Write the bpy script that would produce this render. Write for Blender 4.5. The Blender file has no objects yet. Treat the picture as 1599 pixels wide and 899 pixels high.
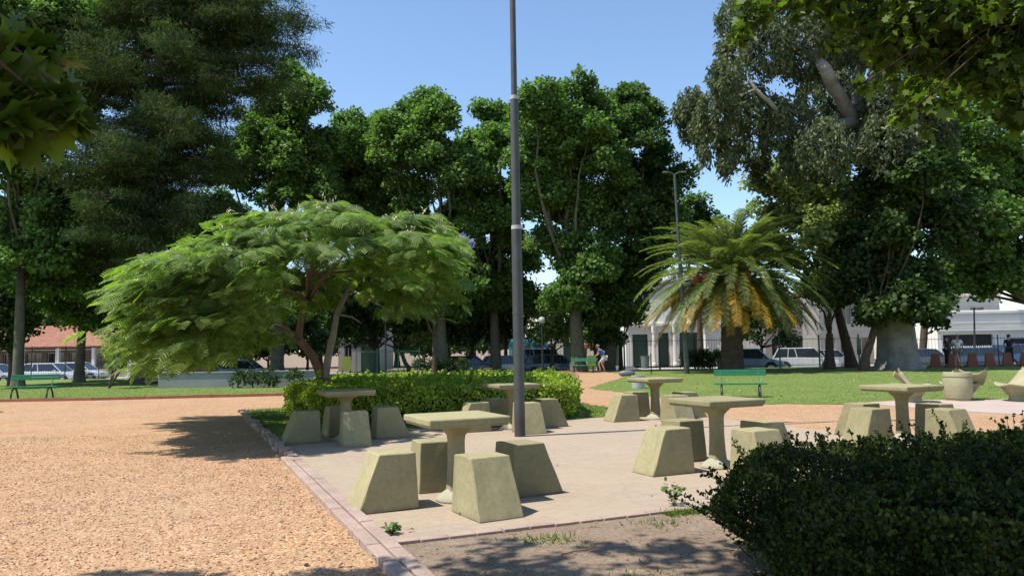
import bpy, bmesh, math, random
import numpy as np
from mathutils import Vector, Matrix
R = math.radians
random.seed(7)
rng = np.random.default_rng(11)
scene = bpy.context.scene
COL = scene.collection

# ------------------------------------------------------------------ camera
F = 1200.0; CH = 1.45
PITCH = math.atan(94 / F); ROLL = -0.0165
cam_d = bpy.data.cameras.new('camera'); cam = bpy.data.objects.new('camera', cam_d); COL.objects.link(cam)
CM = Matrix.Rotation(math.pi / 2 + PITCH, 3, 'X') @ Matrix.Rotation(ROLL, 3, 'Z')
cam.matrix_world = Matrix.Translation((0, 0, CH)) @ CM.to_4x4()
cam_d.sensor_width = 36; cam_d.sensor_fit = 'HORIZONTAL'; cam_d.lens = 36 * F / 1599
cam_d.clip_start = 0.05; cam_d.clip_end = 3000
scene.camera = cam

def ray(x, y):
    return CM @ Vector(((x - 799.5) / F, -(y - 449.5) / F, -1))
def P(x, y, D):                    # surveyed point at ground distance D
    r = ray(x, y); t = D / r.y
    return Vector((r.x * t, D, CH + r.z * t))
def G(x, y, z=0.0):                # surveyed point on the ground
    r = ray(x, y); t = (z - CH) / r.z
    return Vector((r.x * t, r.y * t, z))

# ------------------------------------------------------------------ tagging
def tag(o, label=None, cat=None, group=None, kind=None):
    if label: o['label'] = label
    if cat: o['category'] = cat
    if group: o['group'] = group
    if kind: o['kind'] = kind
    return o
def empty(name, loc=(0, 0, 0), rz=0, label=None, cat=None, group=None):
    o = bpy.data.objects.new(name, None); COL.objects.link(o)
    o.location = loc; o.rotation_euler = (0, 0, rz); o.empty_display_size = 0.2
    return tag(o, label, cat, group)
def link(name, me, mat=None, parent=None, loc=None):
    o = bpy.data.objects.new(name, me); COL.objects.link(o)
    if mat is not None and not me.materials:
        me.materials.append(mat)
    if parent is not None: o.parent = parent
    if loc is not None: o.location = loc
    return o
def copy_tree(o, parent=None):
    c = o.copy(); COL.objects.link(c)
    if parent is not None: c.parent = parent
    for ch in list(o.children): copy_tree(ch, c)
    return c

# ------------------------------------------------------------------ materials
def new_mat(name):
    m = bpy.data.materials.new(name); m.use_nodes = True
    nt = m.node_tree; b = nt.nodes['Principled BSDF']
    return m, nt, b
def N(nt, t, **kw):
    n = nt.nodes.new(t)
    for k, v in kw.items():
        if k in n.inputs.keys() if isinstance(k, str) else False: n.inputs[k].default_value = v
        else: setattr(n, k, v)
    return n
def c4(c): return (c[0], c[1], c[2], 1)
def ramp(nt, src, stops):
    r = nt.nodes.new('ShaderNodeValToRGB'); nt.links.new(src, r.inputs[0])
    e = r.color_ramp.elements
    while len(e) < len(stops): e.new(0.5)
    for i, (p, c) in enumerate(stops): e[i].position = p; e[i].color = c4(c)
    return r.outputs[0]
def mixc(nt, f, a, b, mode='MIX'):
    m = nt.nodes.new('ShaderNodeMix'); m.data_type = 'RGBA'; m.blend_type = mode
    for s, v in ((m.inputs[0], f), (m.inputs[6], a), (m.inputs[7], b)):
        if hasattr(v, 'links') or isinstance(v, bpy.types.NodeSocket): nt.links.new(v, s)
        elif isinstance(v, (int, float)): s.default_value = v
        else: s.default_value = c4(v)
    return m.outputs[2]
def noise(nt, scale, detail=4, rough=0.6, vec=None, out=0):
    n = nt.nodes.new('ShaderNodeTexNoise'); n.inputs['Scale'].default_value = scale
    n.inputs['Detail'].default_value = detail; n.inputs['Roughness'].default_value = rough
    if vec is None:
        tc = nt.nodes.new('ShaderNodeTexCoord'); vec = tc.outputs['Object']
    nt.links.new(vec, n.inputs['Vector'])
    return n.outputs[out]
def bump(nt, b, h, strength=0.3, dist=0.02):
    n = nt.nodes.new('ShaderNodeBump'); n.inputs['Strength'].default_value = strength; n.inputs['Distance'].default_value = dist
    nt.links.new(h, n.inputs['Height']); nt.links.new(n.outputs[0], b.inputs['Normal'])
def mk(name, col, rough=0.7, var=0.25, scale=6.0, bs=0.2, bd=0.01, metal=0.0, fine=60, spec=0.5):
    """weathered material: two scales of noise on the base colour plus a fine bump"""
    m, nt, b = new_mat(name)
    lo = tuple(c * (1 - var) for c in col); hi = tuple(min(1, c * (1 + var)) for c in col)
    c1 = ramp(nt, noise(nt, scale), [(0.3, lo), (0.7, hi)])
    c2 = mixc(nt, 0.35, c1, ramp(nt, noise(nt, fine, 2), [(0.3, lo), (0.7, hi)]))
    nt.links.new(c2, b.inputs['Base Color'])
    b.inputs['Roughness'].default_value = rough; b.inputs['Metallic'].default_value = metal
    b.inputs['Specular IOR Level'].default_value = spec
    if bs: bump(nt, b, noise(nt, fine, 3), bs, bd)
    return m
def leafmat(name, dark, light, trans=0.35, rough=0.45, spec=0.4, scale=0.6, tboost=(1.2, 1.5, 0.55)):
    m, nt, b = new_mat(name)
    g = nt.nodes.new('ShaderNodeNewGeometry')
    base = ramp(nt, g.outputs['Random Per Island'], [(0.0, dark), (0.65, tuple((a + c) / 2 for a, c in zip(dark, light))), (1.0, light)])
    n = ramp(nt, noise(nt, scale, 3), [(0.3, (0.72,) * 3), (0.7, (1.25, 1.2, 1.1))])
    col = mixc(nt, 1.0, base, n, 'MULTIPLY')
    nt.links.new(col, b.inputs['Base Color'])
    b.inputs['Roughness'].default_value = rough; b.inputs['Specular IOR Level'].default_value = spec
    t = nt.nodes.new('ShaderNodeBsdfTranslucent')
    nt.links.new(mixc(nt, 1.0, col, tboost, 'MULTIPLY'), t.inputs[0])
    mx = nt.nodes.new('ShaderNodeMixShader'); mx.inputs[0].default_value = trans
    nt.links.new(b.outputs[0], mx.inputs[1]); nt.links.new(t.outputs[0], mx.inputs[2])
    nt.links.new(mx.outputs[0], nt.nodes['Material Output'].inputs[0])
    return m

M = {}
def concrete_mat():
    m, nt, b = new_mat('painted_concrete')
    tc = nt.nodes.new('ShaderNodeTexCoord'); oi = nt.nodes.new('ShaderNodeObjectInfo')
    ad = nt.nodes.new('ShaderNodeVectorMath'); ad.operation = 'ADD'; nt.links.new(tc.outputs['Object'], ad.inputs[0])
    sc = nt.nodes.new('ShaderNodeVectorMath'); sc.operation = 'SCALE'; sc.inputs[0].default_value = (13, 7, 5); nt.links.new(oi.outputs['Random'], sc.inputs['Scale']); nt.links.new(sc.outputs[0], ad.inputs[1])
    v = ad.outputs[0]
    c = ramp(nt, noise(nt, 2.6, 6, .65, v), [(.28, (.225, .195, .098)), (.55, (.285, .247, .13)), (.8, (.345, .30, .172))])
    c = mixc(nt, .35, c, ramp(nt, noise(nt, 22, 5, .7, v), [(.3, (.20, .19, .10)), (.7, (.42, .38, .24))]))
    st = nt.nodes.new('ShaderNodeMapping'); st.inputs['Scale'].default_value = (9, 9, 1.1); nt.links.new(v, st.inputs[0])      # water streaks
    c = mixc(nt, ramp(nt, noise(nt, 1.0, 4, .6, st.outputs[0]), [(.56, (0, 0, 0)), (.72, (.35,) * 3)]), c, (.15, .14, .08))
    ch = ramp(nt, noise(nt, 7, 8, .8, v), [(.70, (0, 0, 0)), (.73, (.8,) * 3)])                                             # flaked paint
    c = mixc(nt, ch, c, (.44, .42, .36))
    sep = nt.nodes.new('ShaderNodeSeparateXYZ'); nt.links.new(tc.outputs['Object'], sep.inputs[0])
    z = nt.nodes.new('ShaderNodeMath'); z.operation = 'MULTIPLY_ADD'; z.inputs[1].default_value = 7; nt.links.new(sep.outputs[2], z.inputs[0]); nt.links.new(noise(nt, 9, 4, .6, v), z.inputs[2])
    c = mixc(nt, ramp(nt, z.outputs[0], [(.45, (.75,) * 3), (.85, (0, 0, 0))]), c, (.22, .17, .12))                          # soil splash at the foot
    hv = nt.nodes.new('ShaderNodeMath'); hv.operation = 'MULTIPLY_ADD'; hv.inputs[1].default_value = .28; hv.inputs[2].default_value = .86; nt.links.new(oi.outputs['Random'], hv.inputs[0])
    hs = nt.nodes.new('ShaderNodeHueSaturation'); nt.links.new(hv.outputs[0], hs.inputs['Value']); nt.links.new(c, hs.inputs['Color'])
    nt.links.new(hs.outputs[0], b.inputs['Base Color']); b.inputs['Roughness'].default_value = .88; b.inputs['Specular IOR Level'].default_value = .15
    bump(nt, b, noise(nt, 60, 5, .7, v), .4, .006)
    return m
M['concrete'] = concrete_mat()
M['concrete_foot'] = mk('pale_concrete', (0.36, 0.34, 0.25), 0.85, 0.2, 4.0, 0.3, 0.006, spec=0.2)  # paler tone than the concrete of tops and columns
M['chair_conc'] = mk('cast_concrete', (0.34, 0.31, 0.19), 0.8, 0.14, 4.0, 0.2, 0.005, spec=0.2)
M['pole'] = mk('galvanised_paint', (0.060, 0.068, 0.064), 0.6, 0.3, 4.0, 0.2, 0.004, metal=0.1, fine=30)
M['pole_base'] = mk('tar_band', (0.055, 0.045, 0.042), 0.7, 0.3, 6)
M['ring'] = mk('pole_collar', (0.42, 0.42, 0.40), 0.5, 0.2)
M['bark'] = mk('brown_bark', (0.085, 0.062, 0.045), 0.9, 0.45, 5.0, 0.9, 0.03, fine=22, spec=0.15)
M['pbark'] = mk('plane_bark', (0.12, 0.11, 0.08), 0.9, 0.5, 3.0, 0.5, 0.02, fine=14, spec=0.15)
M['abark'] = mk('silk_tree_bark', (0.17, 0.115, 0.085), 0.85, 0.35, 7.0, 0.5, 0.01, fine=40, spec=0.2)
M['abark2'] = mk('grey_smooth_bark', (0.30, 0.27, 0.235), 0.85, 0.3, 7.0, 0.5, 0.01, fine=40, spec=0.2)
M['ebark'] = mk('pale_peeling_bark', (0.22, 0.21, 0.19), 0.9, 0.45, 1.4, 0.8, 0.05, fine=9, spec=0.15)
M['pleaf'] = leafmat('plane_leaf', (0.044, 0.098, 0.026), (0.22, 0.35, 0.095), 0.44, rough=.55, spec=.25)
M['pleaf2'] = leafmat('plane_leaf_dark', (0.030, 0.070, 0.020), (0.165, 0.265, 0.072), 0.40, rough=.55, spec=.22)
M['lleaf'] = leafmat('light_leaf', (0.15, 0.20, 0.065), (0.38, 0.44, 0.16), 0.38, spec=.25)
M['conif'] = leafmat('conifer_spray', (0.024, 0.048, 0.020), (0.10, 0.145, 0.055), 0.25, rough=0.8, spec=.1)
M['euc'] = leafmat('eucalyptus_leaf', (0.06, 0.085, 0.045), (0.16, 0.19, 0.105), 0.3, rough=0.55, spec=.25)
M['dleaf'] = leafmat('dense_dark_leaf', (0.022, 0.048, 0.014), (0.08, 0.13, 0.034), 0.28, rough=.55, spec=.2)
M['alb'] = leafmat('feathery_leaf', (0.105, 0.17, 0.045), (0.29, 0.385, 0.12), 0.5, scale=0.9, spec=.2)
M['canopy'] = leafmat('near_plane_leaf', (0.024, 0.05, 0.008), (0.17, 0.25, 0.03), 0.45, rough=0.45, spec=.3)
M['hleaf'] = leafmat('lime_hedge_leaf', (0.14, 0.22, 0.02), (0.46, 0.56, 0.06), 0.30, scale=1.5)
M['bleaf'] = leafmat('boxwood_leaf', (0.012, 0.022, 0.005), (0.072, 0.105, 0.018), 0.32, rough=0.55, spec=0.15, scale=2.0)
M['palm'] = leafmat('palm_leaflet', (0.10, 0.14, 0.045), (0.28, 0.33, 0.125), 0.35, rough=0.5)
M['palmy'] = leafmat('yellow_palm_leaflet', (0.33, 0.20, 0.03), (0.66, 0.42, 0.06), 0.35, tboost=(1.2, 1.1, .6))
M['palmt'] = mk('palm_trunk', (0.075, 0.055, 0.038), 0.95, 0.5, 4, 1.0, 0.06, fine=12)
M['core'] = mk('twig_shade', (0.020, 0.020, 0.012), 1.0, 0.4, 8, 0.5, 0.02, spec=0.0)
M['flower'] = mk('cream_blossom', (0.75, 0.68, 0.45), 0.8, 0.1)
M['purple'] = leafmat('lilac_blossom', (0.20, 0.17, 0.55), (0.36, 0.32, 0.75), 0.3, tboost=(1, 1, 1))
M['grassb'] = leafmat('grass_blade', (0.08, 0.135, 0.02), (0.22, 0.30, 0.06), 0.3, scale=0.5)
M['green'] = mk('green_paint', (0.02, 0.185, 0.085), 0.45, 0.2, 5, 0.1, 0.003)
M['iron'] = mk('dark_iron', (0.025, 0.028, 0.028), 0.5, 0.3)
M['gfence'] = mk('green_fence_paint', (0.03, 0.17, 0.09), 0.5, 0.25)
M['white'] = mk('white_render', (0.74, 0.72, 0.66), 0.85, 0.08, 0.7)
M['cream'] = mk('cream_render', (0.62, 0.58, 0.49), 0.85, 0.14, 0.6)
M['greyw'] = mk('grey_render', (0.28, 0.27, 0.25), 0.9, 0.2, 0.8)
M['lowwall'] = mk('grey_wall_paint', (0.24, 0.25, 0.235), 0.9, 0.15, 1.2)
M['tan'] = mk('tan_render', (0.33, 0.26, 0.17), 0.9, 0.2, 0.8)
M['brick'] = mk('old_red_brick', (0.34, 0.13, 0.075), 0.9, 0.25, 3)
M['brown'] = mk('brown_facade', (0.24, 0.17, 0.13), 0.9, 0.2, 1)
M['teal'] = mk('teal_shop_front', (0.05, 0.30, 0.38), 0.6, 0.15, 2)
M['shutter'] = mk('dark_green_shutter', (0.03, 0.075, 0.05), 0.6, 0.2, 3)
M['dark'] = mk('dark_opening', (0.02, 0.02, 0.02), 0.8, 0.3)
M['black'] = mk('black_panel', (0.018, 0.018, 0.02), 0.6, 0.3)
M['red'] = mk('red_paint', (0.50, 0.04, 0.03), 0.5, 0.15)
M['yellow'] = mk('yellow_sign', (0.62, 0.55, 0.08), 0.6, 0.12)
M['orange'] = mk('rust_plastic', (0.20, 0.06, 0.03), 0.7, 0.25)
M['stump'] = mk('cut_wood', (0.26, 0.17, 0.10), 0.9, 0.25)
M['grey'] = mk('grey_plastic', (0.13, 0.14, 0.145), 0.5, 0.2)
M['ltgrey'] = mk('light_grey_metal', (0.34, 0.36, 0.36), 0.5, 0.2)
M['skin'] = mk('skin', (0.42, 0.24, 0.16), 0.6, 0.08)
M['hair'] = mk('dark_hair', (0.02, 0.015, 0.012), 0.7, 0.2)
M['cloth_w'] = mk('white_cotton', (0.72, 0.72, 0.72), 0.9, 0.06)
M['cloth_b'] = mk('blue_cotton', (0.06, 0.10, 0.32), 0.9, 0.1)
M['cloth_d'] = mk('black_cotton', (0.02, 0.022, 0.025), 0.9, 0.1)
M['cloth_k'] = mk('khaki_cotton', (0.20, 0.17, 0.12), 0.9, 0.1)
M['cloth_l'] = mk('pale_cotton', (0.55, 0.56, 0.58), 0.9, 0.1)
M['tyre'] = mk('rubber', (0.012, 0.012, 0.012), 0.8, 0.2)
M['rim'] = mk('alloy', (0.45, 0.45, 0.46), 0.35, 0.1, metal=0.8)
M['twig'] = mk('dry_twig', (0.20, 0.14, 0.09), 0.9, 0.3)
M['weed'] = leafmat('weed_leaf', (0.07, 0.13, 0.03), (0.17, 0.25, 0.06), 0.3)
def glassy():
    m, nt, b = new_mat('car_glass'); b.inputs['Base Color'].default_value = (0.02, 0.026, 0.03, 1)
    b.inputs['Roughness'].default_value = 0.06; b.inputs['Specular IOR Level'].default_value = 0.8
    return m
M['glass'] = glassy()
def carpaint(name, col):
    m, nt, b = new_mat(name); b.inputs['Base Color'].default_value = c4(col)
    b.inputs['Roughness'].default_value = 0.3; b.inputs['Metallic'].default_value = 0.25
    b.inputs['Coat Weight'].default_value = 0.6; b.inputs['Coat Roughness'].default_value = 0.08
    c = ramp(nt, noise(nt, 2.0), [(0.3, tuple(v * 0.85 for v in col)), (0.7, tuple(min(1, v * 1.05) for v in col))])
    nt.links.new(c, b.inputs['Base Color'])
    return m

# --- ground materials
def gravel_mat():
    m, nt, b = new_mat('crushed_brick_gravel')
    tc = nt.nodes.new('ShaderNodeTexCoord'); o = tc.outputs['Object']
    v = nt.nodes.new('ShaderNodeTexVoronoi'); v.inputs['Scale'].default_value = 62; nt.links.new(o, v.inputs['Vector'])
    sep = nt.nodes.new('ShaderNodeSeparateColor'); nt.links.new(v.outputs['Color'], sep.inputs[0])
    stone = ramp(nt, sep.outputs[0], [(0.0, (0.23, 0.105, 0.055)), (0.3, (0.42, 0.215, 0.115)), (0.6, (0.53, 0.30, 0.17)), (0.86, (0.60, 0.385, 0.25)), (1.0, (0.70, 0.56, 0.44))])
    gap = ramp(nt, v.outputs['Distance'], [(0.0, (1, 1, 1)), (0.55, (0.95,) * 3), (0.95, (0.55, 0.5, 0.47))])
    c = mixc(nt, 1.0, stone, gap, 'MULTIPLY')
    patch = ramp(nt, noise(nt, 0.35, 5, 0.65, o), [(0.35, (1.02, 0.99, 0.88)), (0.65, (0.92, 0.93, 0.92))])
    c = mixc(nt, 1.0, c, patch, 'MULTIPLY')
    patch2 = ramp(nt, noise(nt, 2.2, 5, 0.7, o), [(0.35, (0.84,) * 3), (0.65, (1.06,) * 3)])
    c = mixc(nt, 1.0, c, patch2, 'MULTIPLY')
    dust = ramp(nt, noise(nt, 0.5, 8, 0.72, o), [(.40, (.05,) * 3), (.70, (.60,) * 3)])
    c = mixc(nt, dust, c, ramp(nt, noise(nt, 5, 6, .7, o), [(.3, (.40, .25, .145)), (.7, (.49, .335, .215))]))
    c = mixc(nt, 1.0, c, (.93, .97, .95), 'MULTIPLY')
    far = ramp(nt, noise(nt, 14, 6, 0.8, o), [(0.35, (0.84,) * 3), (0.65, (1.10,) * 3)])
    c = mixc(nt, 1.0, c, far, 'MULTIPLY')
    nt.links.new(c, b.inputs['Base Color']); b.inputs['Roughness'].default_value = 0.95; b.inputs['Specular IOR Level'].default_value = 0.15
    bump(nt, b, v.outputs['Distance'], -0.55, 0.012)
    return m
def dirt_mat():
    m, nt, b = new_mat('bare_earth')
    tc = nt.nodes.new('ShaderNodeTexCoord'); o = tc.outputs['Object']
    c = ramp(nt, noise(nt, 1.6, 8, 0.7, o), [(0.3, (0.14, 0.09, 0.055)), (0.5, (0.24, 0.168, 0.11)), (0.72, (0.33, 0.25, 0.175))])
    c = mixc(nt, 0.4, c, ramp(nt, noise(nt, 38, 4, 0.7, o), [(0.35, (0.10, 0.07, 0.05)), (0.65, (0.40, 0.33, 0.26))]))
    nt.links.new(c, b.inputs['Base Color']); b.inputs['Roughness'].default_value = 0.95; b.inputs['Specular IOR Level'].default_value = 0.1
    bump(nt, b, noise(nt, 22, 8, 0.75, o), 0.7, 0.03)
    return m
def lawn_mat():
    m, nt, b = new_mat('lawn_turf')
    tc = nt.nodes.new('ShaderNodeTexCoord'); o = tc.outputs['Object']
    c = ramp(nt, noise(nt, 0.55, 6, 0.7, o), [(0.30, (0.28, 0.25, 0.11)), (0.44, (0.17, 0.23, 0.055)), (0.7, (0.10, 0.19, 0.036))])
    c = mixc(nt, 0.5, c, ramp(nt, noise(nt, 9, 6, 0.8, o), [(0.3, (0.06, 0.10, 0.02)), (0.7, (0.25, 0.29, 0.09))]))
    nt.links.new(c, b.inputs['Base Color']); b.inputs['Roughness'].default_value = 0.95; b.inputs['Specular IOR Level'].default_value = 0.1
    bump(nt, b, noise(nt, 30, 6, 0.8, o), 0.8, 0.04)
    return m
def paving_mat():
    m, nt, b = new_mat('small_clay_pavers')
    tc = nt.nodes.new('ShaderNodeTexCoord'); o = tc.outputs['Object']
    br = nt.nodes.new('ShaderNodeTexBrick'); nt.links.new(o, br.inputs['Vector'])
    br.inputs['Scale'].default_value = 1.0; br.inputs['Brick Width'].default_value = 0.22; br.inputs['Row Height'].default_value = 0.085
    br.inputs['Mortar Size'].default_value = 0.007; br.inputs['Mortar Smooth'].default_value = 0.4; br.inputs['Bias'].default_value = 0.0
    br.inputs['Color1'].default_value = (0.34, 0.255, 0.205, 1); br.inputs['Color2'].default_value = (0.41, 0.32, 0.26, 1)
    br.inputs['Mortar'].default_value = (0.31, 0.26, 0.215, 1)
    c = mixc(nt, 1.0, br.outputs['Color'], ramp(nt, noise(nt, 0.9, 7, 0.7, o), [(0.3, (0.78, 0.78, 0.80)), (0.7, (1.15, 1.1, 1.08))]), 'MULTIPLY')
    c = mixc(nt, 0.45, c, ramp(nt, noise(nt, 11, 6, 0.75, o), [(0.3, (0.27, 0.22, 0.18)), (0.7, (0.48, 0.41, 0.345))]))
    c = mixc(nt, ramp(nt, noise(nt, .8, 7, .7, o), [(.42, (0, 0, 0)), (.62, (.75,) * 3)]), c, ramp(nt, noise(nt, 30, 5, .8, o), [(.3, (.29, .235, .18)), (.7, (.45, .38, .30))]))   # drifted dust
    c = mixc(nt, ramp(nt, noise(nt, 3.1, 6, .75, o), [(.60, (0, 0, 0)), (.70, (.35,) * 3)]), c, (.22, .18, .15))
    c = mixc(nt, 1.0, c, (.95, .93, .84), 'MULTIPLY')
    nt.links.new(c, b.inputs['Base Color']); b.inputs['Roughness'].default_value = 0.9; b.inputs['Specular IOR Level'].default_value = 0.2
    mr = mixc(nt, 0.5, br.outputs['Fac'], noise(nt, 60, 3, 0.6, o))
    bump(nt, b, mr, -0.25, 0.01)
    return m
M['gravel'] = gravel_mat(); M['dirt'] = dirt_mat(); M['lawn'] = lawn_mat(); M['paving'] = paving_mat()
M['asphalt'] = mk('asphalt', (0.075, 0.075, 0.08), 0.9, 0.25, 0.4, 0.2, 0.01)
M['sidewalk'] = mk('pavement_slabs', (0.34, 0.32, 0.29), 0.9, 0.15, 0.8)
M['slab'] = mk('worn_slab', (0.40, 0.315, 0.265), 0.9, 0.15, 1.2)
M['kerb'] = mk('kerb_brick', (0.33, 0.24, 0.19), 0.9, 0.3, 3.0, 0.4, 0.01, fine=40)
M['kerbw'] = mk('kerb_concrete', (0.40, 0.36, 0.31), 0.9, 0.2, 3.0, 0.4, 0.01)
M['pebble'] = leafmat('brick_pebble', (0.30, 0.15, 0.085), (0.66, 0.44, 0.30), 0.0, rough=0.9, spec=0.1, scale=1.0)

# ------------------------------------------------------------------ mesh helpers
def arr_mesh(name, V, Fc):
    """V (n,3); Fc (m,c) every face with c corners"""
    V = np.asarray(V, dtype=np.float32); Fc = np.asarray(Fc, dtype=np.int32)
    me = bpy.data.meshes.new(name)
    me.vertices.add(len(V)); me.vertices.foreach_set('co', V.ravel())
    m, c = Fc.shape
    me.loops.add(m * c); me.loops.foreach_set('vertex_index', Fc.ravel())
    me.polygons.add(m); me.polygons.foreach_set('loop_start', np.arange(0, m * c, c, dtype=np.int32))
    me.update(calc_edges=True)
    return me
def frames(d, nrm):
    """rotation matrices whose columns are (side, d, n): leaf length along d, face normal near nrm"""
    d = d / (np.linalg.norm(d, axis=1, keepdims=True) + 1e-9)
    s = np.cross(d, nrm); s /= (np.linalg.norm(s, axis=1, keepdims=True) + 1e-9)
    n = np.cross(s, d)
    return np.stack([s, d, n], axis=2)
def inst(name, tv, tf, pos, Rm, sc):
    tv = np.asarray(tv, dtype=np.float32); tf = np.asarray(tf)
    sc = np.asarray(sc, dtype=np.float32).reshape(-1, 1, 1)
    V = np.einsum('nij,kj->nki', Rm, tv) * sc + pos[:, None, :]
    k = len(tv)
    Fc = (tf[None] + (np.arange(len(pos)) * k)[:, None, None]).reshape(-1, tf.shape[1])
    return arr_mesh(name, V.reshape(-1, 3), Fc)
def rdir(n):
    v = rng.normal(size=(n, 3)); return v / np.linalg.norm(v, axis=1, keepdims=True)
LEAF = ([(0, 0, 0), (0.42, 0.42, 0.06), (0, 1, 0), (-0.42, 0.42, 0.06)], [(0, 1, 2, 3)])
LEAF_OB = ([(0, 0, 0), (0.3, 0.25, 0.05), (0.3, 0.7, 0.05), (0, 1, 0), (-0.3, 0.7, 0.05), (-0.3, 0.25, 0.05)], [(0, 1, 2, 3, 4, 5)])
LEAF_LONG = ([(0, 0, 0), (0.11, 0.35, 0.02), (0, 1, 0), (-0.11, 0.35, 0.02)], [(0, 1, 2, 3)])
MAPLE_V = [(0, 0, 0), (.30, .02, .0), (.22, .22, .02), (.56, .34, 0), (.34, .48, .03), (.42, .78, 0), (.17, .66, .03), (0, 1.05, 0),
           (-.17, .66, .03), (-.42, .78, 0), (-.34, .48, .03), (-.56, .34, 0), (-.22, .22, .02), (-.30, .02, 0)]
MAPLE = (MAPLE_V, [tuple(range(14))])

class MB:
    """collects geometry and links it as one mesh"""
    def __init__(s): s.bm = bmesh.new()
    def box(s, c, size, rz=0, taper=None, bev=0, M4=None):
        x, y, z = (v / 2 for v in size); t = taper or (1, 1)
        co = [(-x, -y, -z), (x, -y, -z), (x, y, -z), (-x, y, -z), (-x * t[0], -y * t[1], z), (x * t[0], -y * t[1], z), (x * t[0], y * t[1], z), (-x * t[0], y * t[1], z)]
        mt = Matrix.Translation(c) @ Matrix.Rotation(rz, 4, 'Z') if M4 is None else M4
        v = [s.bm.verts.new(mt @ Vector(p)) for p in co]
        fs = [s.bm.faces.new([v[i] for i in f]) for f in ((3, 2, 1, 0), (4, 5, 6, 7), (0, 1, 5, 4), (1, 2, 6, 5), (2, 3, 7, 6), (3, 0, 4, 7))]
        if bev:
            es = list({e for f in fs for e in f.edges})
            bmesh.ops.bevel(s.bm, geom=es, offset=bev, segments=2, affect='EDGES', profile=0.5)
        return s
    def loft(s, rings, cap=True, closed=True):
        rv = [[s.bm.verts.new(p) for p in r] for r in rings]
        n = len(rv[0])
        for a, b in zip(rv, rv[1:]):
            for i in range(n if closed else n - 1):
                j = (i + 1) % n
                s.bm.faces.new((a[i], a[j], b[j], b[i]))
        if cap:
            s.bm.faces.new(rv[0][::-1]); s.bm.faces.new(rv[-1])
        return s
    def tube(s, pts, rad, n=8):
        pts = [Vector(p) for p in pts]
        if not hasattr(rad, '__len__'): rad = [rad] * len(pts)
        rings = []; up = None
        for i, p in enumerate(pts):
            d = (pts[min(i + 1, len(pts) - 1)] - pts[max(i - 1, 0)]).normalized()
            if up is None: up = Vector((1, 0, 0)) if abs(d.x) < 0.8 else Vector((0, 1, 0))
            a = d.cross(up).normalized(); b = d.cross(a).normalized(); up = b.cross(d) * 1.0 if False else up
            rings.append([p + (a * math.cos(2 * math.pi * k / n) + b * math.sin(2 * math.pi * k / n)) * rad[i] for k in range(n)])
        return s.loft(rings)
    def cyl(s, c, r, h, n=20, r2=None):
        r2 = r if r2 is None else r2
        c = Vector(c)
        return s.loft([[c + Vector((math.cos(2 * math.pi * k / n) * q, math.sin(2 * math.pi * k / n) * q, z)) for k in range(n)] for q, z in ((r, 0), (r2, h))])
    def lathe(s, prof, n=28, c=(0, 0, 0)):
        c = Vector(c)
        return s.loft([[c + Vector((math.cos(2 * math.pi * k / n) * q, math.sin(2 * math.pi * k / n) * q, z)) for k in range(n)] for q, z in prof])
    def ico(s, c, r, sc=(1, 1, 1), sub=2):
        mt = Matrix.Translation(c) @ Matrix.Diagonal((*[r * v for v in sc], 1))
        bmesh.ops.create_icosphere(s.bm, subdivisions=sub, radius=1, matrix=mt); return s
    def poly(s, pts, z=None):
        s.bm.faces.new([s.bm.verts.new((p[0], p[1], p[2] if z is None else z)) for p in pts]); return s
    def build(s, name, mat, parent=None, smooth=False, loc=None):
        bmesh.ops.recalc_face_normals(s.bm, faces=s.bm.faces)
        me = bpy.data.meshes.new(name); s.bm.to_mesh(me); s.bm.free()
        if smooth:
            me.polygons.foreach_set('use_smooth', [True] * len(me.polygons))
        return link(name, me, mat, parent, loc)

# ------------------------------------------------------------------ ground
def gz(y):                                   # the street lies a little below the park
    t = min(1, max(0, (y - 47.0) / 2.0)); t = t * t * (3 - 2 * t)
    return -0.50 * t
def ground():
    xs = [-800, -200, -80, -40, -20, 0, 20, 40, 80, 200, 800]
    ys = [-200, -20, 0, 20, 40, 47, 47.4, 47.8, 48.2, 48.6, 49, 60, 100, 300, 1500]
    V = [(x, y, gz(y) - 0.004) for y in ys for x in xs]
    nx = len(xs)
    Fc = [(j * nx + i, j * nx + i + 1, (j + 1) * nx + i + 1, (j + 1) * nx + i) for j in range(len(ys) - 1) for i in range(nx - 1)]
    tag(link('ground', arr_mesh('ground', V, Fc), M['dirt']), kind='structure')
ground()
def sheet(name, pts, z, mat, th=0.0):
    mb = MB()
    if th:
        lo = [mb.bm.verts.new((p[0], p[1], z - th)) for p in pts]; hi = [mb.bm.verts.new((p[0], p[1], z)) for p in pts]
        mb.bm.faces.new(hi); n = len(pts)
        for i in range(n): mb.bm.faces.new((lo[i], lo[(i + 1) % n], hi[(i + 1) % n], hi[i]))
    else:
        mb.poly(pts, z)
    return tag(mb.build(name, mat), kind='structure')
sheet('gravel_path', [(-60, -12), (60, -12), (60, 46.8), (-60, 46.8)], 0.004, M['gravel'])
ANG = R(23.3); U = Vector((math.cos(ANG), math.sin(ANG), 0)); W = Vector((-math.sin(ANG), math.cos(ANG), 0)); O = Vector((-0.95, 5.9, 0))
def pl(u, w, z=0): return O + U * u + W * w + Vector((0, 0, z))
# plaza
sheet('plaza_paving', [(-0, 0), (8.25, 0), (8.25, 8.0), (0, 8.0)], 0.0, M['paving'], 0.03)
bpy.data.objects['plaza_paving'].location = (O.x, O.y, 0.022); bpy.data.objects['plaza_paving'].rotation_euler = (0, 0, ANG)
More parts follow.
